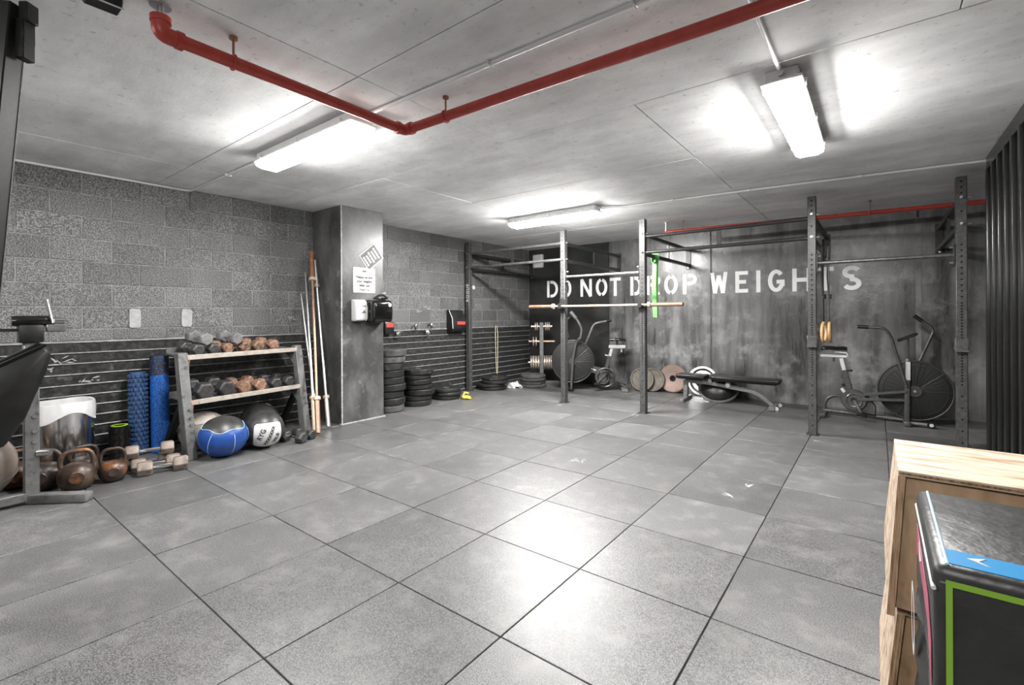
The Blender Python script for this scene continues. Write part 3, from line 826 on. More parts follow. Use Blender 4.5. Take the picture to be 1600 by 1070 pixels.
# right-hand bike: fan on the right
bk = thing('air_bike', 'grey air bike facing right, behind the two rightmost posts', 'exercise bike', (1.25, 5.52, 0), 0, 'air bikes along the back wall')
fan(bk, .835, .375, .325)
MB().bar((.765, -.13, .02), (.775, -.115, .74), .05, .05, (0, 1, 0)).build('main_post', 'bikegrey', bk, bevel=.012, seg=2)
MB().bar((.765, .13, .02), (.775, .115, .50), .05, .05, (0, 1, 0)).build('main_post', 'bikegrey', bk, bevel=.012, seg=2)
MB().bar((.775, -.119, .50), (.777, -.1165, .70), .04, .056, (0, 1, 0)).build('post_label', 'whitevinyl', bk)
MB().tube(fillet([(.34, -.20, 1.085), (.575, -.20, 1.075), (.63, -.18, .98), (.765, -.15, .42)], .05), .0165, 10).build('handle_lever', 'bikegrey', bk)
MB().cyl((.33, -.20, 1.086), (.43, -.20, 1.081), .021, n=12).build('grip', 'black', bk)
MB().tube(fillet([(.855, .20, 1.20), (1.02, .20, 1.05), (.90, .18, .72), (.80, .15, .42)], .05), .0165, 10).build('handle_lever', 'bikegrey', bk)
MB().cyl((.845, .20, 1.208), (.915, .20, 1.145), .021, n=12).build('grip', 'black', bk)
MB().cyl((.78, -.11, .70), (.78, -.09, .95), .009, n=10).build('console_stem', 'bikegrey', bk)
MB().box((.775, -.09, .972), (.19, .12, .03), Matrix.Rotation(-.47, 3, 'Y')).build('console', 'black', bk, bevel=.008)
MB().bar((.765, -.15, .375), (.38, -.12, .295), .022, .03).build('push_link', 'bikegrey', bk, bevel=.004)
MB().bar((.765, -.13, .275), (.32, -.11, .235), .03, .035).build('side_tube', 'bikegrey', bk, bevel=.006)
MB().lathe([(.03, -.016), (.115, -.016), (.125, 0), (.115, .016), (.03, .016)], 32, Matrix.Translation((.29, -.10, .222)) @ Matrix.Rotation(PI / 2, 4, 'X'), closed=True).build('crank_cover', 'bikegrey', bk)
MB().ring((.29, -.12, .222), (0, 1, 0), .075, .008, 28, 6).build('crank_ring', 'rigbar', bk)
MB().prism([(.20, .20), (.30, .33), (.42, .29), (.50, .16), (.49, .06), (.36, .08)], -.085, -.03, lambda p, q, s: (p, s, q)).build('chain_guard', 'bikegrey', bk, bevel=.01)
MB().bar((.29, -.125, .222), (.36, -.135, .085), .03, .016, (0, 1, 0)).build('crank_arm', 'rigbar', bk, bevel=.004)
MB().box((.365, -.185, .075), (.10, .085, .028), Matrix.Rotation(.3, 3, 'Y')).build('pedal', 'black', bk, bevel=.006)
MB().bar((.29, .03, .222), (.22, .04, .36), .03, .016, (0, 1, 0)).build('crank_arm', 'rigbar', bk, bevel=.004)
MB().box((.215, .09, .37), (.10, .085, .028)).build('pedal', 'black', bk, bevel=.006)
MB().bar((.165, 0, .70), (.20, 0, .54), .042, .042, (0, 1, 0)).build('seat_post', 'whitevinyl', bk, bevel=.005)
MB().bar((.195, 0, .56), (.265, 0, .25), .056, .056, (0, 1, 0)).build('seat_tube', 'bikegrey', bk, bevel=.006)
MB().cyl((.20, 0, .55), (.275, -.01, .56), .012, n=10).build('clamp_knob', 'black', bk)
MB().box((.195, -.031, .30), (.10, .006, .032), Matrix.Rotation(.95, 3, 'Y')).build('frame_label', 'whitevinyl', bk)
MB().bar((.25, 0, .32), (.12, 0, .235), .05, .05).build('gusset', 'bikegrey', bk, bevel=.005)
MB().box((.09, 0, .722), (.27, .05, .03)).build('saddle_rail', 'whitevinyl', bk, bevel=.004)
MB().tube(fillet([(.10, 0, .77), (.225, 0, .765), (.232, 0, .71)], .02), .009, 8).build('saddle_bracket', 'whitevinyl', bk)
MB().cyl((.09, 0, .71), (.09, 0, .655), .013, n=10).build('rail_knob', 'rigbar', bk)
saddle(bk, .095, .802, 1)
MB().tube(fillet([(.19, 0, .248), (.07, 0, .242), (.0, 0, .17), (-.01, 0, .05)], .09), .02, 10).build('rear_arch', 'bikegrey', bk)
MB().tube([(-.01, 0, .055), (.40, -.01, .045), (.765, -.02, .035)], .024, 10).build('base_tube', 'bikegrey', bk)
MB().box((-.01, 0, .028), (.06, .48, .05)).build('rear_foot', 'bikegrey', bk, bevel=.012, seg=2)
MB().box((.765, 0, .03), (.07, .50, .055)).build('front_foot', 'bikegrey', bk, bevel=.014, seg=2)
MB().tube([(.78, -.18, .035), (.95, -.18, .035)], .018, 10).build('wheel_arm', 'rackgrey', bk)
MB().cyl((.965, -.20, .036), (.965, -.16, .036), .036, n=20).build('transport_wheel', 'black', bk)
MB().cyl((.965, -.203, .036), (.965, -.157, .036), .018, n=14).build('wheel_cap', 'whitevinyl', bk)

# left-hand bike: fan on the left, turned towards the corner
b1 = thing('air_bike', 'grey air bike facing left in the far corner beside plate tree', 'exercise bike', (-2.36, 5.33, 0), math.atan2(.58, .81) - .12, 'air bikes along the back wall')
fan(b1, .14, .47, .345)
MB().tube(fillet([(.26, -.17, .86), (.20, -.13, .80), (.145, -.12, .50), (.12, -.12, .04)], .08), .02, rect=(.055, .04, (0, 1, 0))).build('main_post', 'bikegrey', b1, bevel=.006)
MB().bar((.12, .12, .04), (.15, .115, .60), .045, .045, (0, 1, 0)).build('main_post', 'bikegrey', b1, bevel=.006)
MB().tube(fillet([(.72, .17, 1.135), (.49, .16, 1.09), (.30, .13, .62), (.20, .125, .45)], .07), .018, 10).build('handle_lever', 'rackgrey', b1)
MB().cyl((.70, .17, 1.132), (.78, .172, 1.142), .022, n=12).build('grip', 'black', b1)
MB().tube(fillet([(.13, -.22, 1.27), (.225, -.21, 1.15), (.295, -.19, 1.0), (.265, -.17, .85)], .05), .018, 10).build('handle_lever', 'rackgrey', b1)
MB().cyl((.115, -.22, 1.29), (.20, -.212, 1.18), .028, n=12).build('grip', 'rackgrey', b1)
MB().tube([(.07, -.02, .86), (.03, -.02, 1.0), (.05, -.02, 1.16), (.12, -.02, 1.22)], .018, 8).build('console_stem', 'bikegrey', b1)
MB().box((.12, -.02, 1.22), (.05, .18, .14), Matrix.Rotation(-.5, 3, 'Y')).build('console', 'black', b1, bevel=.01)
MB().prism([(.14, .43), (.17, .50), (.40, .415), (.62, .36), (.98, .19), (1.03, .13), (.99, .10), (.62, .24), (.40, .30)], -.045, .045, lambda p, q, s: (p, s, q)).build('main_beam', 'bikegrey', b1, bevel=.006)
MB().box((.235, -.048, .425), (.13, .006, .035), Matrix.Rotation(.38, 3, 'Y')).build('frame_label', 'whitevinyl', b1)
MB().box((.47, -.048, .345), (.10, .006, .018), Matrix.Rotation(.38, 3, 'Y')).build('frame_label', 'whitevinyl', b1)
MB().lathe([(.02, -.03), (.115, -.03), (.125, 0), (.115, .03), (.02, .03)], 32, Matrix.Translation((.62, -.075, .225)) @ Matrix.Rotation(PI / 2, 4, 'X'), closed=True).build('crank_cover', 'bikegrey', b1)
MB().ring((.62, -.105, .225), (0, 1, 0), .075, .010, 28, 6).build('crank_ring', 'black', b1)
MB().ring((.66, -.06, .215), (0, 1, 0), .15, .012, 32, 7).build('chain_ring', 'bikegrey', b1)
MB().bar((.62, -.12, .225), (.71, -.125, .31), .03, .016, (0, 1, 0)).build('crank_arm', 'rigbar', b1, bevel=.004)
MB().bar((.62, -.12, .225), (.53, -.125, .13), .03, .016, (0, 1, 0)).build('crank_arm', 'rigbar', b1, bevel=.004)
MB().box((.715, -.175, .315), (.10, .085, .028)).build('pedal', 'black', b1, bevel=.006)
MB().box((.525, -.175, .125), (.10, .085, .028)).build('pedal', 'black', b1, bevel=.006)
MB().bar((.78, 0, .70), (.735, 0, .54), .045, .045, (0, 1, 0)).build('seat_post', 'whitevinyl', b1, bevel=.005)
MB().bar((.74, 0, .56), (.66, 0, .28), .062, .062, (0, 1, 0)).build('seat_tube', 'bikegrey', b1, bevel=.006)
MB().cyl((.735, 0, .56), (.665, -.01, .575), .012, n=10).build('clamp_knob', 'whitevinyl', b1)
MB().bar((.75, 0, .45), (.90, 0, .19), .05, .05).build('rear_strut', 'bikegrey', b1, bevel=.006)
MB().box((.86, 0, .712), (.27, .07, .055)).build('saddle_rail', 'whitevinyl', b1, bevel=.008)
MB().cyl((.93, 0, .69), (.93, 0, .625), .014, n=10).build('rail_knob', 'whitevinyl', b1)
MB().cyl((.86, 0, .73), (.86, 0, .80), .014, n=10).build('saddle_pin', 'black', b1)
saddle(b1, .865, .815, -1)
MB().bar((.99, 0, .13), (.97, 0, .03), .04, .04, (0, 1, 0)).build('rear_leg', 'bikegrey', b1)
MB().box((.97, 0, .024), (.10, .42, .045)).build('rear_foot', 'rackgrey', b1, bevel=.008)
MB().box((.12, 0, .026), (.07, .44, .05)).build('front_foot', 'black', b1, bevel=.01)
MB().cyl((.06, -.20, .04), (.06, -.15, .04), .04, n=18).build('transport_wheel', 'black', b1)

# ------------------------------------------------------------------ small things along the far left wall
ye = thing('clip_toy', 'yellow plastic barbell clamp lying by the low plate pile', 'clamp', (-3.06, 3.70, 0), .6)
MB().ring((0, 0, .025), (0, 0, 1), .055, .016, 20, 8).build('ring', 'yellow', ye)
MB().tube([(-.05, .0, .03), (-.03, .05, .085), (.03, .06, .07)], .016, 8).build('lever', 'yellow', ye)
MB().ring((.04, -.04, .02), (.2, .1, 1), .035, .013, 16, 8).build('loop', 'yellow', ye)
gl = thing('crumpled_towel', 'crumpled white cloth on floor between two plate piles', 'cloth', (-3.15, 5.0, 0), .55)
b = MB(); n = 12
for j in range(n + 1):
    for i in range(n + 1):
        u, v_ = i / n - .5, j / n - .5
        e = max(0, 1 - (abs(u) * 2) ** 3) * max(0, 1 - (abs(v_) * 2) ** 3)
        b.v.append((u * .22 + .03 * math.sin(9 * v_), v_ * .16 + .03 * math.sin(11 * u), e * (.06 + .035 * math.sin(17 * u + 5 * v_) + .02 * math.sin(23 * v_)) + .002))
for j in range(n):
    for i in range(n): b.f.append((j * (n + 1) + i, j * (n + 1) + i + 1, (j + 1) * (n + 1) + i + 1, (j + 1) * (n + 1) + i))
b.build('cloth', 'bag', gl, ang=60)
MB().box((.06, -.05, .012), (.10, .06, .02)).build('dark_strap', 'black', gl, bevel=.004)
rp = thing('hanging_rope', 'thin tan rope loop hung from a siding board', 'rope', (-3.60, 5.06, 0))
MB().tube([(-.02, .0, 1.05), (.0, -.025, 1.04), (.005, -.035, .9), (.01, -.03, .5), (.005, -.01, .22), (.015, .0, .2), (.01, .012, .22), (.01, .02, .5), (.004, .03, .9), (0, .02, 1.04)], .007, 7, True).build('loop', 'rope', rp)
MB().cyl((-.05, 0, 1.05), (.012, 0, 1.055), .006, n=8).build('hook', 'steel', rp)
dk = thing('wall_disc', 'small white round disc fixed on wall behind leftmost post', 'disc', (-3.65, 4.515, 1.709))
MB().cyl((0, 0, 0), (.01, 0, 0), .035, n=20).build('disc', 'white', dk, bevel=.002)
MB().cyl((.01, 0, 0), (.013, 0, 0), .008, n=10).build('screw', 'galv', dk)
def clip(label, y, z, dark):
    t = thing('collar_clip', label, 'clip', (-3.60, y, z), 0, 'spring collar clips hung on the siding')
    MB().ring((0, 0, 0), (1, .5, .2), .036, .008, 20, 7).build('coil', 'black' if dark else 'chrome', t)
    MB().ring((.014, .007, .003), (1, .5, .2), .036, .007, 20, 7).build('coil', 'chrome', t)
    for s in (-1, 1):
        MB().cyl((0, .02 * s, .033), (.03, .055 * s, .03), .0055, n=8).build('handle', 'chrome', t)
    MB().cyl((-.052, 0, .03), (.02, 0, .036), .005, n=8).build('peg', 'steel', t)
clip('chrome spring clip hung lowest, nearest the column', 2.885, .975, False)
clip('black spring clip hung above the top siding board', 3.21, 1.075, True)
clip('chrome spring clip tucked under the top siding board', 3.435, .985, False)
clip('black and chrome spring clip nearest the red-labelled bag', 3.515, 1.09, True)
sb = thing('wall_bag', 'black wedge-shaped bag with red label hung near leftmost post', 'bag', (-3.635, 4.03, .97))
MB().prism([(0, 0), (.10, .01), (.135, .06), (.12, .22), (.05, .35), (0, .36)], -.155, .155, lambda p, q, s: (p, s, q)).build('body', 'vinyl', sb, bevel=.012, seg=2)
MB().tube([(.05, -.158, .35), (.122, -.158, .22), (.137, -.158, .06)], .006, 7).build('piping', 'whitevinyl', sb)
MB().box((.1355, .03, .145), (.004, .18, .05), Matrix.Rotation(-.09, 3, 'Y')).build('label', 'redlabel', sb)
rb = thing('wall_pouch', 'small black pouch with red patch half hidden by column', 'pouch', (-3.635, 2.70, .985))
MB().box((.045, 0, .085), (.09, .16, .17)).build('body', 'vinyl', rb, bevel=.018, seg=2)
MB().box((.0905, 0, .125), (.004, .12, .065)).build('patch', 'redlabel', rb, bevel=.001)

wbx = thing('wall_box', 'white square box mounted on dark back wall near the corner', 'box', (-3.395, YB, 2.27))
MB().box((0, -.035, 0), (.225, .07, .255)).build('body', 'white', wbx, bevel=.02, seg=3)
MB().box((0, -.072, -.02), (.17, .006, .012)).build('seam', 'greytxt', wbx)
MB().box((0, -.072, -.09), (.12, .006, .03)).build('grille', 'lamp_body', wbx)

# ------------------------------------------------------------------ signs and dispensers on the column
CX = -3.05
nt_ = thing('notice_sign', 'white notice with grey script on the column', 'sign', (CX, 1.9435, 1.6585))
MB().box((.004, 0, 0), (.008, .305, .30)).build('board', 'white', nt_, bevel=.003)
Y_, Z_ = (0, 1, 0), (0, 0, 1)
for txt, sz, z, mm, spc in (('M O N T E R O S S O', .017, .083, 'greytxt', 1.), ('Please re-rack', .040, .034, 'darktxt', 1.), ('your weights', .040, -.014, 'darktxt', 1.), ('after use', .040, -.062, 'darktxt', 1.), ('Thank You', .032, -.112, 'greytxt', 1.)):
    if txt.startswith('M O'): continue
    place_text('printed_line', txt, sz, mm, nt_, (.0095, 0, z), Y_, Z_, bold=.0012)
for k in range(9):
    MB().box((.0085, -.115 + k * .0288, .082), (.001, .012, .012)).build('printed_mark', 'lamp_body', nt_)
b = MB()
for a in (-.018, 0, .018): b.prism([(a - .012, .098), (a + .012, .098), (a, .122)], .008, .009, lambda p, q, s: (s, p, q))
b.build('printed_crest', 'darktxt', nt_)
ts = thing('tilted_sign', 'small tilted black sign with white border on the column', 'sign', (CX, 2.045, 1.945))
ts.rotation_euler = (math.radians(39), 0, 0)
MB().box((.003, 0, 0), (.006, .275, .225)).build('board', 'white', ts, bevel=.002)
MB().box((.0065, 0, 0), (.003, .245, .195)).build('panel', mat('sign_dark_panel', .05, .5), ts)
for k, wd in enumerate((.13, .11, .15, .12, .15)):
    dy = -.098 + k * .045
    for q in range(4):
        MB().box((.0085, dy, (q - 1.5) * wd / 4), (.001, .024, wd / 4 - .006)).build('printed_word', 'white', ts)
so = thing('soap_dispenser', 'white automatic soap dispenser on the column', 'dispenser', (CX, 1.846, 1.30))
MB().prism([(0, -.125), (.075, -.125), (.10, -.105), (.105, .03), (.085, .10), (.045, .128), (0, .13)], -.083, .083, lambda p, q, s: (p, s, q)).build('cover', 'white', so, bevel=.02, seg=3)
MB().box((.05, 0, -.125), (.08, .11, .02)).build('nozzle', 'black', so, bevel=.004)
MB().prism([(-.03, 0), (.03, 0), (.01, .035)], 0, .0025, lambda p, q, s: (.1045 + s, .02 + p, -.03 + q)).build('printed_emblem', 'greytxt', so)
MB().box((.099, .025, .052), (.004, .05, .016), Matrix.Rotation(-.28, 3, 'Y')).build('printed_mark', 'greytxt', so)
tw = thing('towel_dispenser', 'glossy black paper towel dispenser on the column edge', 'dispenser', (CX, 2.085, 1.29))
MB().prism([(0, -.13), (.16, -.13), (.20, -.11), (.21, .0), (.20, .11), (.16, .135), (0, .135)], -.13, .12, lambda p, q, s: (p, s, q)).build('cover', 'gloss', tw, bevel=.02, seg=3)
MB().box((.09, -.132, 0), (.16, .008, .22)).build('side_vent', 'black', tw, bevel=.003)
MB().cyl((.205, .07, .075), (.215, .07, .075), .022, n=18).build('round_badge', 'whitevinyl', tw)
MB().cyl((.10, -.13, 0), (.10, -.142, 0), .016, n=14).build('lock', 'steel', tw)
for q in (.03, .085, .13):
    MB().box((q, -.1335, 0), (.006, .01, .23)).build('trim_strip', 'steel', tw)
gg = thing('wrist_straps', 'bundle of dark lifting straps on top of towel dispenser', 'straps', (-2.93, 2.09, 1.428))
MB().tube([(-.05, -.06, .015), (-.02, -.02, .05), (.02, .02, .06), (.05, .06, .02), (.0, .05, .012), (-.05, .0, .012)], .014, 8, True).build('strap', 'black', gg)
MB().tube([(-.02, .0, .02), (.0, .03, .07), (.02, .06, .085)], .012, 8).build('pale_tab', 'whitevinyl', gg)

# ------------------------------------------------------------------ barbells leaning in the corner by the column
def lean_bar(label, foot, top, rs, ms, msh, sl, up=None):
    f, t_ = Vector(foot), Vector(top)
    L_ = (t_ - f).length
    t = barbell(label, L_, rs, ms, msh, 'barbells leaning by the column', sl, up)
    d = (t_ - f).normalized()
    t.rotation_euler = Vector((1, 0, 0)).rotation_difference(d).to_euler()
    t.location = (f + t_) / 2
lean_bar('barbell with brown upper sleeve and copper foot leaning at column', (-2.80, 1.21, .03), (-3.53, 1.555, 2.0), .026, 'copper', 'copper', .37, 'brownbar')
lean_bar('all-silver barbell leaning nearest the column face', (-2.99, 1.44, .03), (-3.535, 1.60, 1.90), .024, 'steel', 'steel', .33)
lean_bar('barbell with cream sleeves leaning at left of the others', (-2.945, 1.255, .03), (-3.60, 1.52, 1.75), .022, 'bone', 'steel', .36, 'plain')
lean_bar('thin cream-sleeved bar leaning closest to the siding', (-3.03, 1.335, .03), (-3.61, 1.47, 1.50), .017, 'bone', 'steel', .36, 'plain')
# ------------------------------------------------------------------ dumbbells
dbm = {}
def db_mesh(r, hl, gl_):
    k = (r, hl, gl_)
    if k in dbm: return dbm[k]
    head = MB().lathe([(r * .82, -hl / 2), (r, -hl / 2 + .012), (r, hl / 2 - .012), (r * .82, hl / 2)], 6, Matrix.Rotation(PI / 2, 4, 'Y') @ Matrix.Rotation(PI / 6, 4, 'Z')).mesh('head', .004, 1, 20)
    grip = MB().lathe([(.013, -gl_ / 2), (.0165, -gl_ * .2), (.0165, gl_ * .2), (.013, gl_ / 2)], 14, Matrix.Rotation(PI / 2, 4, 'Y')).mesh('handle')
    head.materials.append(M['dbdark']); grip.materials.append(M['chrome'])
    dbm[k] = (head, grip); return dbm[k]
def dumbbell(label, c, axis, r, hl, gl_, m, group, roll=0., gm='chrome'):
    t = thing('hex_dumbbell', label, 'dumbbell', c, 0, group)
    t.rotation_euler = (Matrix.Identity(3).to_quaternion() if False else (Vector((1, 0, 0)).rotation_difference(Vector(axis).normalized()) @ Quaternion((1, 0, 0), roll))).to_euler()
    hm, g = db_mesh(r, hl, gl_)
    for s in (-1, 1):
        o = link('head', hm, None, t); o.location = (s * (gl_ / 2 + hl / 2), 0, 0)
        o.material_slots[0].link = 'OBJECT'; o.material_slots[0].material = M[m]
    o = link('handle', g, None, t)
    o.material_slots[0].link = 'OBJECT'; o.material_slots[0].material = M[gm]
    return t

# ------------------------------------------------------------------ dumbbell rack
RO = Vector((-2.95, .113, 0)); RZ = math.radians(10)
rk = thing('dumbbell_rack', 'grey two-shelf dumbbell rack with slanted legs against left wall', 'rack', RO, RZ + PI / 2)
# local X runs along the rack, local Y points to the wall
LN = math.tan(math.radians(8))
W_ = 1.17
for x in (0.0, W_):
    MB().prism([(-.045, 0), (.045, 0), (.045 + .92 * LN, .92), (-.045 + .92 * LN + .02, .92)], -.04, .04, lambda p, q, s: (x + s, p, q)).build('front_leg', 'rackgrey', rk, bevel=.005)
    MB().bar((x, .10, .50), (x, .42, .0), .05, .05).build('rear_leg', 'black', rk, bevel=.004)
    for z in (.30, .36, .43, .80):
        MB().cyl((x + .01, -.045 + z * LN - .001, z), (x + .01, -.045 + z * LN - .010, z), .012, n=10).build('bolt', 'rackgrey', rk)
shelves = []
for nm, z in (('top', .865), ('mid', .470)):
    y0 = z * LN - .02
    # tray slopes down to the front
    sl = .10
    sh = MB().prism([(y0, z), (y0 + .335, z + .335 * sl), (y0 + .335, z + .335 * sl + .012), (y0, z + .012)], .03, W_ - .03, lambda p, q, s: (s, p, q)).build('shelf', 'rackgrey', rk)
    MB().box((W_ / 2, y0 - .006, z + .012), (W_ - .06, .014, .044)).build('shelf_lip', 'rackedge', sh, bevel=.003)
    MB().box((W_ / 2, y0 + .335, z + .335 * sl + .02), (W_ - .06, .012, .06)).build('rear_lip', 'rackgrey', sh)
    for x in (.05, W_ - .05):
        MB().prism([(y0 - .01, z + .03), (y0 + .20, z + .04), (y0 + .02, z - .14)], -.006, .006, lambda p, q, s: (x + s, p, q)).build('end_gusset', 'rackgrey', sh)
    MB().prism([(y0 - .014, z + .035), (y0 - .014, z - .03), (y0 + .03, z - .01), (y0 + .03, z + .035)], .0, .002, lambda p, q, s: (.0435 + s, p, q)).build('warning_sticker', 'orange', sh)
    shelves.append((y0, z, sl))
def rack_pt(x, y, z):
    c_, s_ = math.cos(RZ + PI / 2), math.sin(RZ + PI / 2)
    return Vector((RO.x + c_ * x - s_ * y, RO.y + s_ * x + c_ * y, z))
def rack_db(label, x, sh, r, hl, gl_, m, up=0., back=0., roll=0., yaw=0.):
    y0, z, sl = shelves[sh]
    tot = gl_ + 2 * hl
    y = y0 + .012 + tot / 2 + back
    zc_ = z + .014 + (y - y0) * sl + r * math.cos(PI / 6) + .003 + up
    a = RZ + PI / 2
    ax = Vector((-math.sin(a + yaw), math.cos(a + yaw), sl))
    dumbbell(label, rack_pt(x, y, zc_), ax, r, hl, gl_, m, 'hex dumbbells on the rack', roll)
rack_db('dark hex dumbbell, leftmost on the top shelf', .145, 0, .058, .08, .11, 'dbdark')
rack_db('dark hex dumbbell, second along the top shelf', .285, 0, .058, .08, .11, 'dbdark')
rack_db('rusty hex dumbbell, third along the top shelf', .415, 0, .056, .078, .11, 'dbrust')
rack_db('rusty hex dumbbell, fourth along the top shelf', .585, 0, .058, .08, .11, 'dbrust')
rack_db('rusty hex dumbbell, fifth along the top shelf', .725, 0, .062, .085, .11, 'dbrust')
rack_db('rusty hex dumbbell, rightmost on the top shelf', .895, 0, .062, .085, .11, 'dbrust')
rack_db('grey hex dumbbell piled over the leftmost pair on top shelf', .215, 0, .064, .085, .11, 'dbgrey', up=.090, back=.0, roll=PI / 6)
rack_db('grey hex dumbbell piled over the middle of the top shelf', .500, 0, .064, .085, .11, 'dbgrey', up=.082, roll=PI / 6)
rack_db('large dark hex dumbbell, leftmost on the lower shelf', .175, 1, .082, .10, .11, 'dbdark')
rack_db('large dark hex dumbbell, second along the lower shelf', .370, 1, .080, .10, .11, 'dbdark', roll=PI / 6 * 0)
rack_db('rusty hex dumbbell, third along the lower shelf', .540, 1, .066, .09, .11, 'dbrust')
rack_db('rusty hex dumbbell, fourth along the lower shelf', .708, 1, .066, .09, .11, 'dbrust')
rack_db('dark hex dumbbell, fifth along the lower shelf', .880, 1, .062, .085, .11, 'dbdark')
rack_db('dark hex dumbbell, rightmost on the lower shelf', 1.035, 1, .062, .085, .11, 'dbdark')

# dumbbells on the floor beside and below the rack
def floor_db(label, c, ang_, r, hl, gl_, m, z=0., gm='chrome', roll=0.):
    dumbbell(label, (c[0], c[1], z + r * math.cos(PI / 6) + .001), (math.cos(ang_), math.sin(ang_), 0), r, hl, gl_, m, 'hex dumbbells on the floor', roll, gm)
A0 = math.radians(76)
floor_db('tan hex dumbbell on floor, front one of the pile', (-2.745, -.140), A0, .060, .10, .13, 'dbtan')
floor_db('tan hex dumbbell on floor, second row of the pile', (-2.878, -.150), A0, .058, .095, .13, 'dbtan')
floor_db('tan hex dumbbell on floor, third row of the pile', (-3.005, -.165), A0, .058, .095, .12, 'dbtan')
floor_db('tan hex dumbbell resting on top of the floor pile', (-2.938, -.175), A0, .056, .09, .14, 'dbtan', z=.1045)
floor_db('small rusty hex dumbbell at left end of the floor pile', (-3.17, -.35), A0 + .9, .036, .055, .10, 'kbrust', gm='kbrust')
floor_db('dark hex dumbbell on floor right of the lettered ball', (-2.79, .94), math.radians(20), .058, .085, .11, 'dbdark')
floor_db('dark hex dumbbell on floor at the right rack leg', (-2.85, 1.085), math.radians(12), .052, .08, .11, 'dbdark')
floor_db('dark hex dumbbell lying behind the lettered ball', (-3.0, .85), math.radians(80), .048, .07, .11, 'dbgrey')

# ------------------------------------------------------------------ balls under the rack
def ball_obj(t, rx, rz, zc_, name, m, n=32, k0=0., k1=1., bulge=1., k=16):
    prof = []
    for i in range(k + 1):
        a = PI * (k0 + (k1 - k0) * i / k)
        prof.append((max(0, rx * bulge * math.sin(a)) if 0 < a < PI - 1e-6 else 0, zc_ + rz * bulge * math.cos(a)))
    return MB().lathe(prof, n).build(name, m, t, ang=60)
bb_ = thing('medicine_ball', 'blue medicine ball with grey cap under the rack', 'ball', (-2.83, .33, 0))
ball_obj(bb_, .197, .177, .178, 'cover', 'blueball')
cap = MB()
n = 32
prof = []
def spherepatch(t, name, m, c, rx, rz, axis, ang, off=.0015, seam=None, shape=None, nr=8, na=36):
    """patch of an ellipsoid around axis direction"""
    ax = Vector(axis).normalized(); u = ax.cross(Vector((0, 0, 1))).normalized(); v = ax.cross(u) * -1
    b = MB(); b.v.append(tuple(Vector(c) + Vector((ax.x * rx, ax.y * rx, ax.z * rz)) * (1 + off / rx)))
    edge = []
    for j in range(1, nr + 1):
        for i in range(na):
            p = 2 * PI * i / na
            a = ang * (shape(p) if shape else 1) * j / nr
            d = ax * math.cos(a) + (u * math.cos(p) + v * math.sin(p)) * math.sin(a)
            q = Vector(c) + Vector((d.x * rx, d.y * rx, d.z * rz)) * (1 + off / rx)
            b.v.append(tuple(q))
            if j == nr: edge.append(q)
    for i in range(na): b.f.append((0, 1 + i, 1 + (i + 1) % na))
    for j in range(nr - 1):
        for i in range(na):
            b.f.append((1 + j * na + i, 1 + j * na + (i + 1) % na, 1 + (j + 1) * na + (i + 1) % na, 1 + (j + 1) * na + i))
    o = b.build(name, m, t, ang=60)
    if seam: MB().tube(edge, .0022, 6, True).build('seam', seam, o)
    return o
def squarish(p): return min(1 / max(.3, abs(math.cos(p))), 1 / max(.3, abs(math.sin(p))), 1.28)
spherepatch(bb_, 'cap', 'greyball', (0, 0, .178), .197, .177, (.22, -.05, .95), 1.0, seam='paleblue', shape=lambda p: .93 + .07 * math.cos(5 * p))
for k in range(6):
    a0 = 2 * PI * k / 6 + .1
    pts = []
    for i in range(10):
        a = .98 + 1.15 * i / 9
        d = Vector((math.sin(a) * math.cos(a0), math.sin(a) * math.sin(a0), math.cos(a)))
        q = Quaternion((-.10, -.35, 0) if False else (0, 1, 0), .36) @ d
        pts.append(Vector((q.x * .198, q.y * .198, .178 + q.z * .178)))
    if all(p.z > .004 for p in pts): MB().tube(pts, .0018, 5).build('seam', 'paleblue', bb_)
ry = thing('wall_ball', 'black wall ball with white lettered panel under the rack', 'ball', (-2.83, .68, 0))
ball_obj(ry, .177, .172, .173, 'cover', 'greyball')
vd = Vector((1.764 + 2.86, -1.407 - .665, .75)).normalized()
pn = spherepatch(ry, 'panel', 'whitevinyl', (0, 0, .173), .177, .172, vd + Vector((.06, .22, -.36)), .80, shape=lambda p: .92 * squarish(p) * (1 if True else 1), seam='black')
def on_ball(c, R, ax, up_hint, roll):
    ax = Vector(ax).normalized(); r = Vector(up_hint).cross(ax).normalized(); u = ax.cross(r)
    cr, sr = math.cos(roll), math.sin(roll)
    return ax, r * cr + u * sr, u * cr - r * sr
ax, rr, uu = on_ball(None, .177, vd + Vector((.06, .22, -.36)), (0, 0, 1), math.radians(68))
def ball_text(body, size, du, dv, bold=.0):
    me = text_mesh(body, size, bold)
    bm = bmesh.new(); bm.from_mesh(me)
    bmesh.ops.subdivide_edges(bm, edges=[e for e in bm.edges if e.calc_length() > .012], cuts=2)
    bmesh.ops.triangulate(bm, faces=bm.faces)
    for v in bm.verts:
        x, y = (v.co.x + du) / .177, (v.co.y + dv) / .177
        d = (ax + rr * math.tan(x) + uu * math.tan(y)).normalized()
        v.co = Vector((0, 0, .173)) + Vector((d.x * .1795, d.y * .1795, d.z * .1745)) * 1.008
    bm.to_mesh(me); bm.free()
    link('printed_text', me, 'darktxt', ry)
ball_text('RYG', .060, -.005, .062, .0015)
ball_text('20LB', .050, -.005, -.078, .0012)
ball_text('XXXXXXX', .040, .0, -.012, .002)
b2_ = thing('black_wall_ball', 'black ball with pale arc behind the lettered ball', 'ball', (-3.16, .79, 0))
ball_obj(b2_, .185, .18, .181, 'cover', 'vinyl')
spherepatch(b2_, 'pale_panel', 'whitevinyl', (0, 0, .181), .185, .18, (-.1, .55, .9), .32, shape=lambda p: .75 * squarish(p))
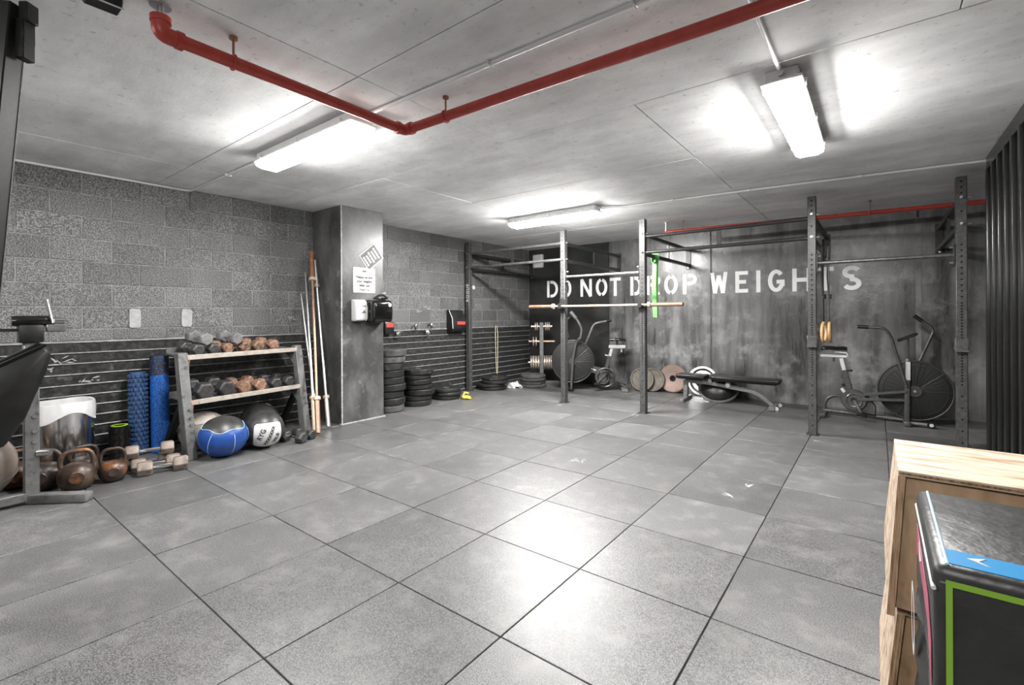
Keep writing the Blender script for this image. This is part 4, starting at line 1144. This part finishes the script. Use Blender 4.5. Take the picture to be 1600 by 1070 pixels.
bt = thing('leather_ball', 'worn tan ball wedged behind the blue ball', 'ball', (-3.23, .31, 0))
ball_obj(bt, .20, .175, .176, 'cover', 'tan')
spherepatch(bt, 'panel', 'rackedge', (0, 0, .176), .20, .175, (.5, -.1, .8), .5, shape=lambda p: squarish(p) * .9, seam='greytxt')
bs = thing('small_ball', 'small purplish ball between blue and lettered balls', 'ball', (-3.05, .53, 0))
ball_obj(bs, .08, .08, .081, 'cover', mat('purple_grey_vinyl', (.10, .065, .11), .4, c2=(.16, .11, .17), scale=9))
spherepatch(bs, 'pale_panel', 'whitevinyl', (0, 0, .081), .08, .08, (.7, -.5, .55), .30)

# ------------------------------------------------------------------ foam rollers
def roller(label, loc, r, h, m, kind, tilt=(0, 0)):
    t = thing('foam_roller', label, 'foam roller', loc)
    t.rotation_euler = (tilt[0], tilt[1], 0)
    core = MB().lathe([(r * .5, 0), (r, 0), (r, h), (r * .5, h)], 32, closed=True).build('tube', m, t)
    return t, core
t, c_ = roller('slate blue knobbly foam roller standing by the wall', (-3.52, -.105, 0.003), .058, .735, 'bluebump', 0, (0, -.03))
kb = MB().box((0, 0, 0), (.022, .026, .024)).mesh('knob', .004); kb.materials.append(M['bluebump'])
nb = MB()
for j in range(18):
    for i in range(14):
        a = 2 * PI * (i + .5 * (j % 2)) / 14
        R = Matrix.Rotation(a, 3, 'Z')
        nb.box((.063 * math.cos(a), .063 * math.sin(a), .025 + j * .040), (.022, .017, .024), R)
o = nb.build('knobs', 'bluebump', t, bevel=.0); o['kind'] = 'stuff'
t, c_ = roller('tall blue speckled foam roller leaning at the rack', (-3.46, .045, .003), .072, .875, 'bluespk', 0, (0, -.05))
MB().lathe([(.073, .70), (.0735, .70), (.0735, .8755), (.036, .8765), (.036, .87)], 32).build('dark_end', 'blackspk', t)
t, c_ = roller('short black grooved foam roller with lime green core', (-3.46, -.255, .0), .066, .295, 'black', 0)
MB().lathe([(.045, .0), (.060, .0), (.060, .2985), (.045, .2985)], 32, closed=True).build('lime_core', 'lime', t)
nb = MB()
for j in range(5):
    for i in range(12):
        a = 2 * PI * i / 12
        nb.box((.067 * math.cos(a), .067 * math.sin(a), .035 + j * .056), (.012, .027, .046), Matrix.Rotation(a, 3, 'Z') @ Matrix.Rotation(.25 if j % 2 else -.25, 3, 'X'))
o = nb.build('grip_blocks', 'black', t); o['kind'] = 'stuff'

# ------------------------------------------------------------------ trash can
tc = thing('trash_can', 'round stainless steel trash can with white liner at left wall', 'trash can', (-3.40, -.625, 0))
MB().lathe([(0, .0), (.185, .0), (.190, .01), (.190, .555), (.182, .555), (.182, .02), (0, .02)], 48).build('can', mat('brushed_steel_can', .72, .2, metal=1.), tc)
b = MB()
n = 64
for r0, z0, wv in ((.170, .46, 0), (.176, .565, .003), (.194, .567, .004), (.1995, .53, .010), (.1975, .45, .034)):
    for i in range(n):
        a = 2 * PI * i / n
        r = r0 + .003 * math.sin(9 * a + z0 * 50) + .002 * math.sin(23 * a)
        b.v.append((r * math.cos(a), r * math.sin(a), z0 + wv * math.sin(3 * a + 1) * 1.2))
for j in range(4):
    for i in range(n): b.f.append((j * n + i, j * n + (i + 1) % n, (j + 1) * n + (i + 1) % n, (j + 1) * n + i))
b.build('liner', 'bag', tc, ang=70)
MB().lathe([(.188, .0), (.1935, .0), (.1935, .025), (.188, .025)], 48, closed=True).build('base_ring', 'black', tc)

# ------------------------------------------------------------------ kettlebells
def kettlebell(label, loc, rz, s, m, hand=1., tilt=0.):
    t = thing('kettlebell', label, 'kettlebell', loc, rz, 'kettlebells on the floor')
    prof = [(0, 0), (.060 * s, 0), (.085 * s, .016 * s), (.105 * s, .055 * s), (.110 * s, .092 * s), (.102 * s, .135 * s), (.080 * s, .168 * s), (.045 * s, .186 * s), (0, .192 * s)]
    MB().lathe(prof, 30).build('body', m, t, ang=60)
    w_, h0, h1 = .088 * s, .135 * s, .272 * s * hand
    pts = fillet([(-w_ * .85, 0, h0), (-w_ * 1.08, 0, h0 + (h1 - h0) * .55), (-w_ * .72, 0, h1), (w_ * .72, 0, h1), (w_ * 1.08, 0, h0 + (h1 - h0) * .55), (w_ * .85, 0, h0)], .05 * s)
    MB().tube(pts, .0155 * s, 12).build('handle', m, t)
    MB().cyl((0, -.098 * s, .10 * s), (0, -.113 * s, .10 * s), .045 * s, n=20).build('weight_face', m, t, bevel=.004)
    return t
VA = math.radians(80)
kettlebell('rust-patched kettlebell, nearest the grey steel foot', (-2.82, -.64, 0), VA, 1.0, 'kbrust')
kettlebell('dark kettlebell just behind the rust-patched one', (-3.0, -.785, 0), VA - .2, 1.0, 'kbdark')
kettlebell('rusty-handled kettlebell, rearmost and closest to the trash can', (-3.21, -.90, 0), VA + .1, .97, 'kbrust')
kettlebell('small dark kettlebell left of the floor dumbbells, with round face', (-2.83, -.435, 0), VA + .05, .80, 'kbrust', 1.1)
kettlebell('dark kettlebell standing behind the small round-faced one', (-3.04, -.565, 0), VA + .3, .92, 'kbdark')

# ------------------------------------------------------------------ weight machine with padded seat at the left edge
wm = thing('curl_bench', 'grey steel bench with angled black pad at left edge', 'bench', (-2.71, -.885, 0), 0)
MB().box((0, 0, .56), (.062, .075, 1.10)).build('post', 'rackgrey', wm, bevel=.006)
FD = Vector((.27, .245, 0))
MB().bar((-.03, -.03, .032), FD + Vector((0, 0, .032)), .075, .062).build('foot', 'rackgrey', wm, bevel=.012, seg=2)
MB().bar((-.0, 0, .05), (.03, -.62, .05), .06, .06).build('base_tube', 'rackgrey', wm, bevel=.006)
MB().bar((-.16, -.62, .03), (.22, -.62, .03), .06, .055).build('rear_foot', 'rackgrey', wm, bevel=.006)
MB().box((0, 0, 1.13), (.10, .12, .12)).build('top_cap', 'black', wm, bevel=.012, seg=2)
MB().lathe([(.0, -.10), (.03, -.10), (.036, -.08), (.036, .08), (.03, .10), (0, .10)], 18, Matrix.Translation((0, .01, 1.215)) @ Matrix.Rotation(PI / 2, 4, 'X') @ Matrix.Rotation(0, 4, 'Y')).build('roller_pad', 'gloss', wm)
MB().cyl((0, .10, 1.215), (0, .165, 1.215), .022, n=14).build('roller_end', 'chrome', wm)
for dx in (-.012, .03):
    MB().cyl((.03 + dx, .10, 1.20), (.0 + dx, .075, 1.36), .009, n=10).build('pin', 'chrome', wm)
MB().box((.02, .12, 1.165), (.05, .10, .05)).build('pin_bracket', 'rigbar', wm, bevel=.006)
MB().cyl((.02, .17, 1.165), (.02, .20, 1.165), .02, n=12).build('pin_knob', 'chrome', wm)
MB().bar((-.02, -.06, 1.155), (-.05, -.50, 1.16), .025, .02).build('support_arm', 'black', wm)
MB().cyl((.02, .03, .33), (.06, .085, .33), .024, n=14).build('pull_pin', 'steel', wm)
for z in (.58, .48, .41):
    MB().cyl((.031, .012, z), (.036, .012, z), .012, n=10).build('bolt', 'steel', wm)
# angled arm pad: a wedge whose top edge faces the room
pad_poly = [(-.42, .80), (.02, 1.055), (.055, 1.02), (.035, .90), (-.06, .62), (-.15, .46), (-.42, .40)]
MB().prism(pad_poly, .13, .33, lambda p, q, s: (s, p, q)).build('arm_pad', 'pad', wm, bevel=.02, seg=2)
MB().tube([(.135, -.40, .82), (.135, .022, 1.062), (.325, .022, 1.062), (.325, -.40, .82)], .012, 7).build('pad_piping', 'gloss', wm)
MB().bar((.0, -.02, .80), (.16, -.12, .80), .05, .05).build('pad_bracket', 'rackgrey', wm)
bg = thing('exercise_ball', 'big scuffed tan-grey ball at the very left, behind pad', 'ball', (-2.98, -1.18, 0))
ball_obj(bg, .265, .245, .246, 'cover', mat('scuffed_ball', (.13, .105, .09), .35, c2=(.20, .165, .14), scale=5, c3=(.05, .042, .037), scale3=7))
MB().ring((0, 0, .246), (.3, .2, 1), .2655, .003, 40, 6).build('seam', 'greytxt', bg)

# slanted machine upright in the foreground, left edge
ru = Vector((.7905, .6125, 0))
mu = thing('machine_upright', 'slanted black steel machine upright at left foreground edge', 'machine', (-1.08, -1.27, 0))
o0 = Vector(mu.location)
pA, pB = Vector((-.862, -1.101, 2.465)) - o0, Vector((-.953, -1.172, 1.36)) - o0
dn = (pB - pA); k_ = (pA.z - .012) / (pA.z - pB.z)
foot = pA + dn * k_
nrm = Vector((ru.y, -ru.x, 0))
off = -ru * .088
upr = MB().bar(foot + off, pA + off, .104, .07, (ru.y, -ru.x, 0)).build('upright', 'black', mu, bevel=.004)
MB().bar(foot - ru * .0350 - nrm * .0335, pA - ru * .0350 - nrm * .0335, .003, .003, (ru.y, -ru.x, 0)).build('pale_edge', 'greytxt', mu)
MB().box((foot.x - .04, foot.y - .03, .006), (.20, .16, .012)).build('foot_plate', 'black', mu)
nrm = Vector((ru.y, -ru.x, 0))
for z, h_, dx in ((2.435, .075, .022), (2.36, .09, .016), (2.29, .08, .022)):
    p = pA + dn * ((pA.z - z) / (pA.z - pB.z)) + ru * (dx - .03) - nrm * .01
    R = Matrix((ru, nrm * -1, Vector((0, 0, 1)))).transposed()
    MB().box(p, (.035, .05, h_), R).build('hook_bracket', 'black', mu, bevel=.004)

# ------------------------------------------------------------------ plyo boxes
fx = thing('foam_plyo_box', 'black soft plyo box with coloured lines, nearest the viewer', 'plyo box', (1.845, -.205, 0))
fw, fd, fh = .60, .495, .76
b = MB()
n = 10
MB().box((fw / 2, fd / 2, fh - .13 - .0), (fw, fd, .26)).build('lid', 'foamblack', fx, bevel=.018, seg=3)
b = MB()
nx = 10
def side(p, q, t):
    return None
# slightly slack lower cover: bulges outwards towards the floor on the left side
gx, gy, gz = 8, 8, 10
vv = {}
for k in range(gz + 1):
    z = (fh - .262) * k / gz
    s = (fh - .262 - z)
    for (i, j) in [(i, 0) for i in range(gx + 1)] + [(gx, j) for j in range(1, gy + 1)] + [(i, gy) for i in range(gx - 1, -1, -1)] + [(0, j) for j in range(gy - 1, 0, -1)]:
        x, y = fw * i / gx, fd * j / gy
        if i == 0: x -= .018 * math.sin(PI * j / gy) * (.4 + s) + .006 * math.sin(6 * z * 9 + j)
        if j == 0: y -= .004 * math.sin(PI * i / gx) * math.sin(9 * z + i * .5)
        b.v.append((x + .002 if i else x + .002, y + .001, z))
m_ = 2 * (gx + gy)
for k in range(gz):
    for i in range(m_): b.f.append((k * m_ + i, k * m_ + (i + 1) % m_, (k + 1) * m_ + (i + 1) % m_, (k + 1) * m_ + i))
b.f += [tuple(reversed(range(m_))), tuple(range(gz * m_, (gz + 1) * m_))]
b.build('cover', 'foamside', fx, ang=60)
MB().box((fw / 2 + .011, .056, fh + .0005), (fw - .026, .070, .002)).build('cyan_band', 'cyan', fx)
fx_arrow = MB().prism([(.054, .062), (.084, .042), (.070, .058), (.083, .078)], fh + .0016, fh + .0026, lambda p, q, s: (p, q, s)).build('printed_arrow', 'white', fx)
MB().tube([(.022, .016, fh + .0005), (.022, fd - .02, fh + .0005)], .003, 8).build('blue_piping', 'paleblue', fx)
MB().tube([(.001, .0, fh - .045), (.001, fd * .5, fh - .042), (.001, fd, fh - .045)], .004, 8).build('side_piping', 'whitevinyl', fx)
MB().tube([(.01, -.001, fh - .030), (fw, -.001, fh - .030)], .0022, 6).build('front_seam', 'greytxt', fx)
MB().prism([(.018, 0), (.0275, 0), (.0275, .726), (fw, .726), (fw, .737), (.018, .737)], -.0052, -.0040, lambda p, q, s: (p, s + .002, q)).build('lime_line', 'limeline', fx)
MB().prism([(.0, .10), (.40, .10), (.40, .66), (.33, .70), (.30, .62), (.06, .60), (0.0, .48)], -.0, .001, lambda p, q, s: (-.0015 - s, p + .02, q)).build('side_dark', 'foamblack', fx) if False else None
MB().prism([(.02, .50), (.02, .60), (.10, .655), (.42, .69), (.44, .60), (.38, .625), (.10, .60)], 0, .001, lambda p, q, s: (-.0012 - s, p, q)).build('pink_band', 'hotpink', fx)
MB().tube([(-.003, .012, .50), (-.006, .012, .30), (-.004, .010, .05)], .003, 6).build('pink_line', 'hotpink', fx)
MB().prism([(.27, .652), (.33, .676), (.32, .63)], .0012, .0022, lambda p, q, s: (-.0012 - s, p, q)).build('printed_arrow', 'white', fx)
dg_ = MB()
dg_.stroke(arc(.30, .50, .05, .075, 0, 340, 18), .022, lambda p, q: (-.0225 + .006, p, q), True)
dg_.build('printed_zero', 'white', fx, ang=0)

def plybox(label, y0, y1, yb0, yb1, x0t, x0b, zt_, zb_, wd):
    """box lying open towards the viewer; left side flares outwards to the bottom"""
    t = thing('wooden_plyo_box', label, 'plyo box', (x0t, y0, zb_))
    th = .018
    h = zt_ - zb_
    xb = x0b - x0t
    x1 = wd
    MB().box((x1 / 2, (y1 - y0) / 2, h - th / 2), (x1, y1 - y0, th)).build('top_panel', 'ply', t, bevel=.002)
    pl = MB()
    o_ = [(0, 0, h - th), (0, y1 - y0, h - th), (xb, yb1 - y0, 0), (xb, yb0 - y0, 0)]
    i_ = [(x + th, y, z) for x, y, z in o_]
    pl.add(o_ + i_, [(0, 1, 2, 3), (7, 6, 5, 4), (0, 4, 5, 1), (1, 5, 6, 2), (2, 6, 7, 3), (3, 7, 4, 0)])
    pl.build('side_panel', 'ply', t, bevel=.001)
    ed = MB()
    e0, e1 = Vector((th * .5, -.0012, h - th)), Vector((xb + th * .5, yb0 - y0 - .0012, 0.001))
    for q, mm in ((-.006, 'plyedge'), (.0, 'plyin'), (.006, 'plyedge')):
        MB().bar(e0 + Vector((q, 0, 0)), e1 + Vector((q, 0, 0)), .0055, .002, (0, 1, 0)).build('ply_layer', mm, t)
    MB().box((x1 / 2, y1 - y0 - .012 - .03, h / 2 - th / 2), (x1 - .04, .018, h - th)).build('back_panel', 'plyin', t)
    MB().box((x1 - th / 2, (y1 - y0) / 2, h / 2 - th / 2), (th, y1 - y0 - .06, h - th)).build('side_panel', 'ply', t)
    fp = MB()
    q = [(th, .020, h - th), (x1 - th, .020, h - th), (x1 - th, yb0 - y0 + .020, .018), (xb + th, yb0 - y0 + .020, .018)]
    fp.add(q + [(a_, b_ + .015, c_) for a_, b_, c_ in q], [(0, 1, 2, 3), (7, 6, 5, 4), (0, 4, 5, 1), (1, 5, 6, 2), (2, 6, 7, 3), (3, 7, 4, 0)])
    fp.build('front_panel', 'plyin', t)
    MB().box((x1 / 2, -.0012, h - th / 2), (x1 - .004, .002, .006)).build('ply_layer', 'plyedge', t)
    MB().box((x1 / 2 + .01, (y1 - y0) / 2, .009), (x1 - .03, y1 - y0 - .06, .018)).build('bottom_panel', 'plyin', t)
    return t
plybox('upper plywood plyo box with open front behind the soft box', .455, .905, .30, .97, 1.811, 1.780, .76, .385, .50)
plybox('lower plywood plyo box supporting the upper one', .36, .98, .32, 1.0, 1.805, 1.765, .3845, 0.0, .54)
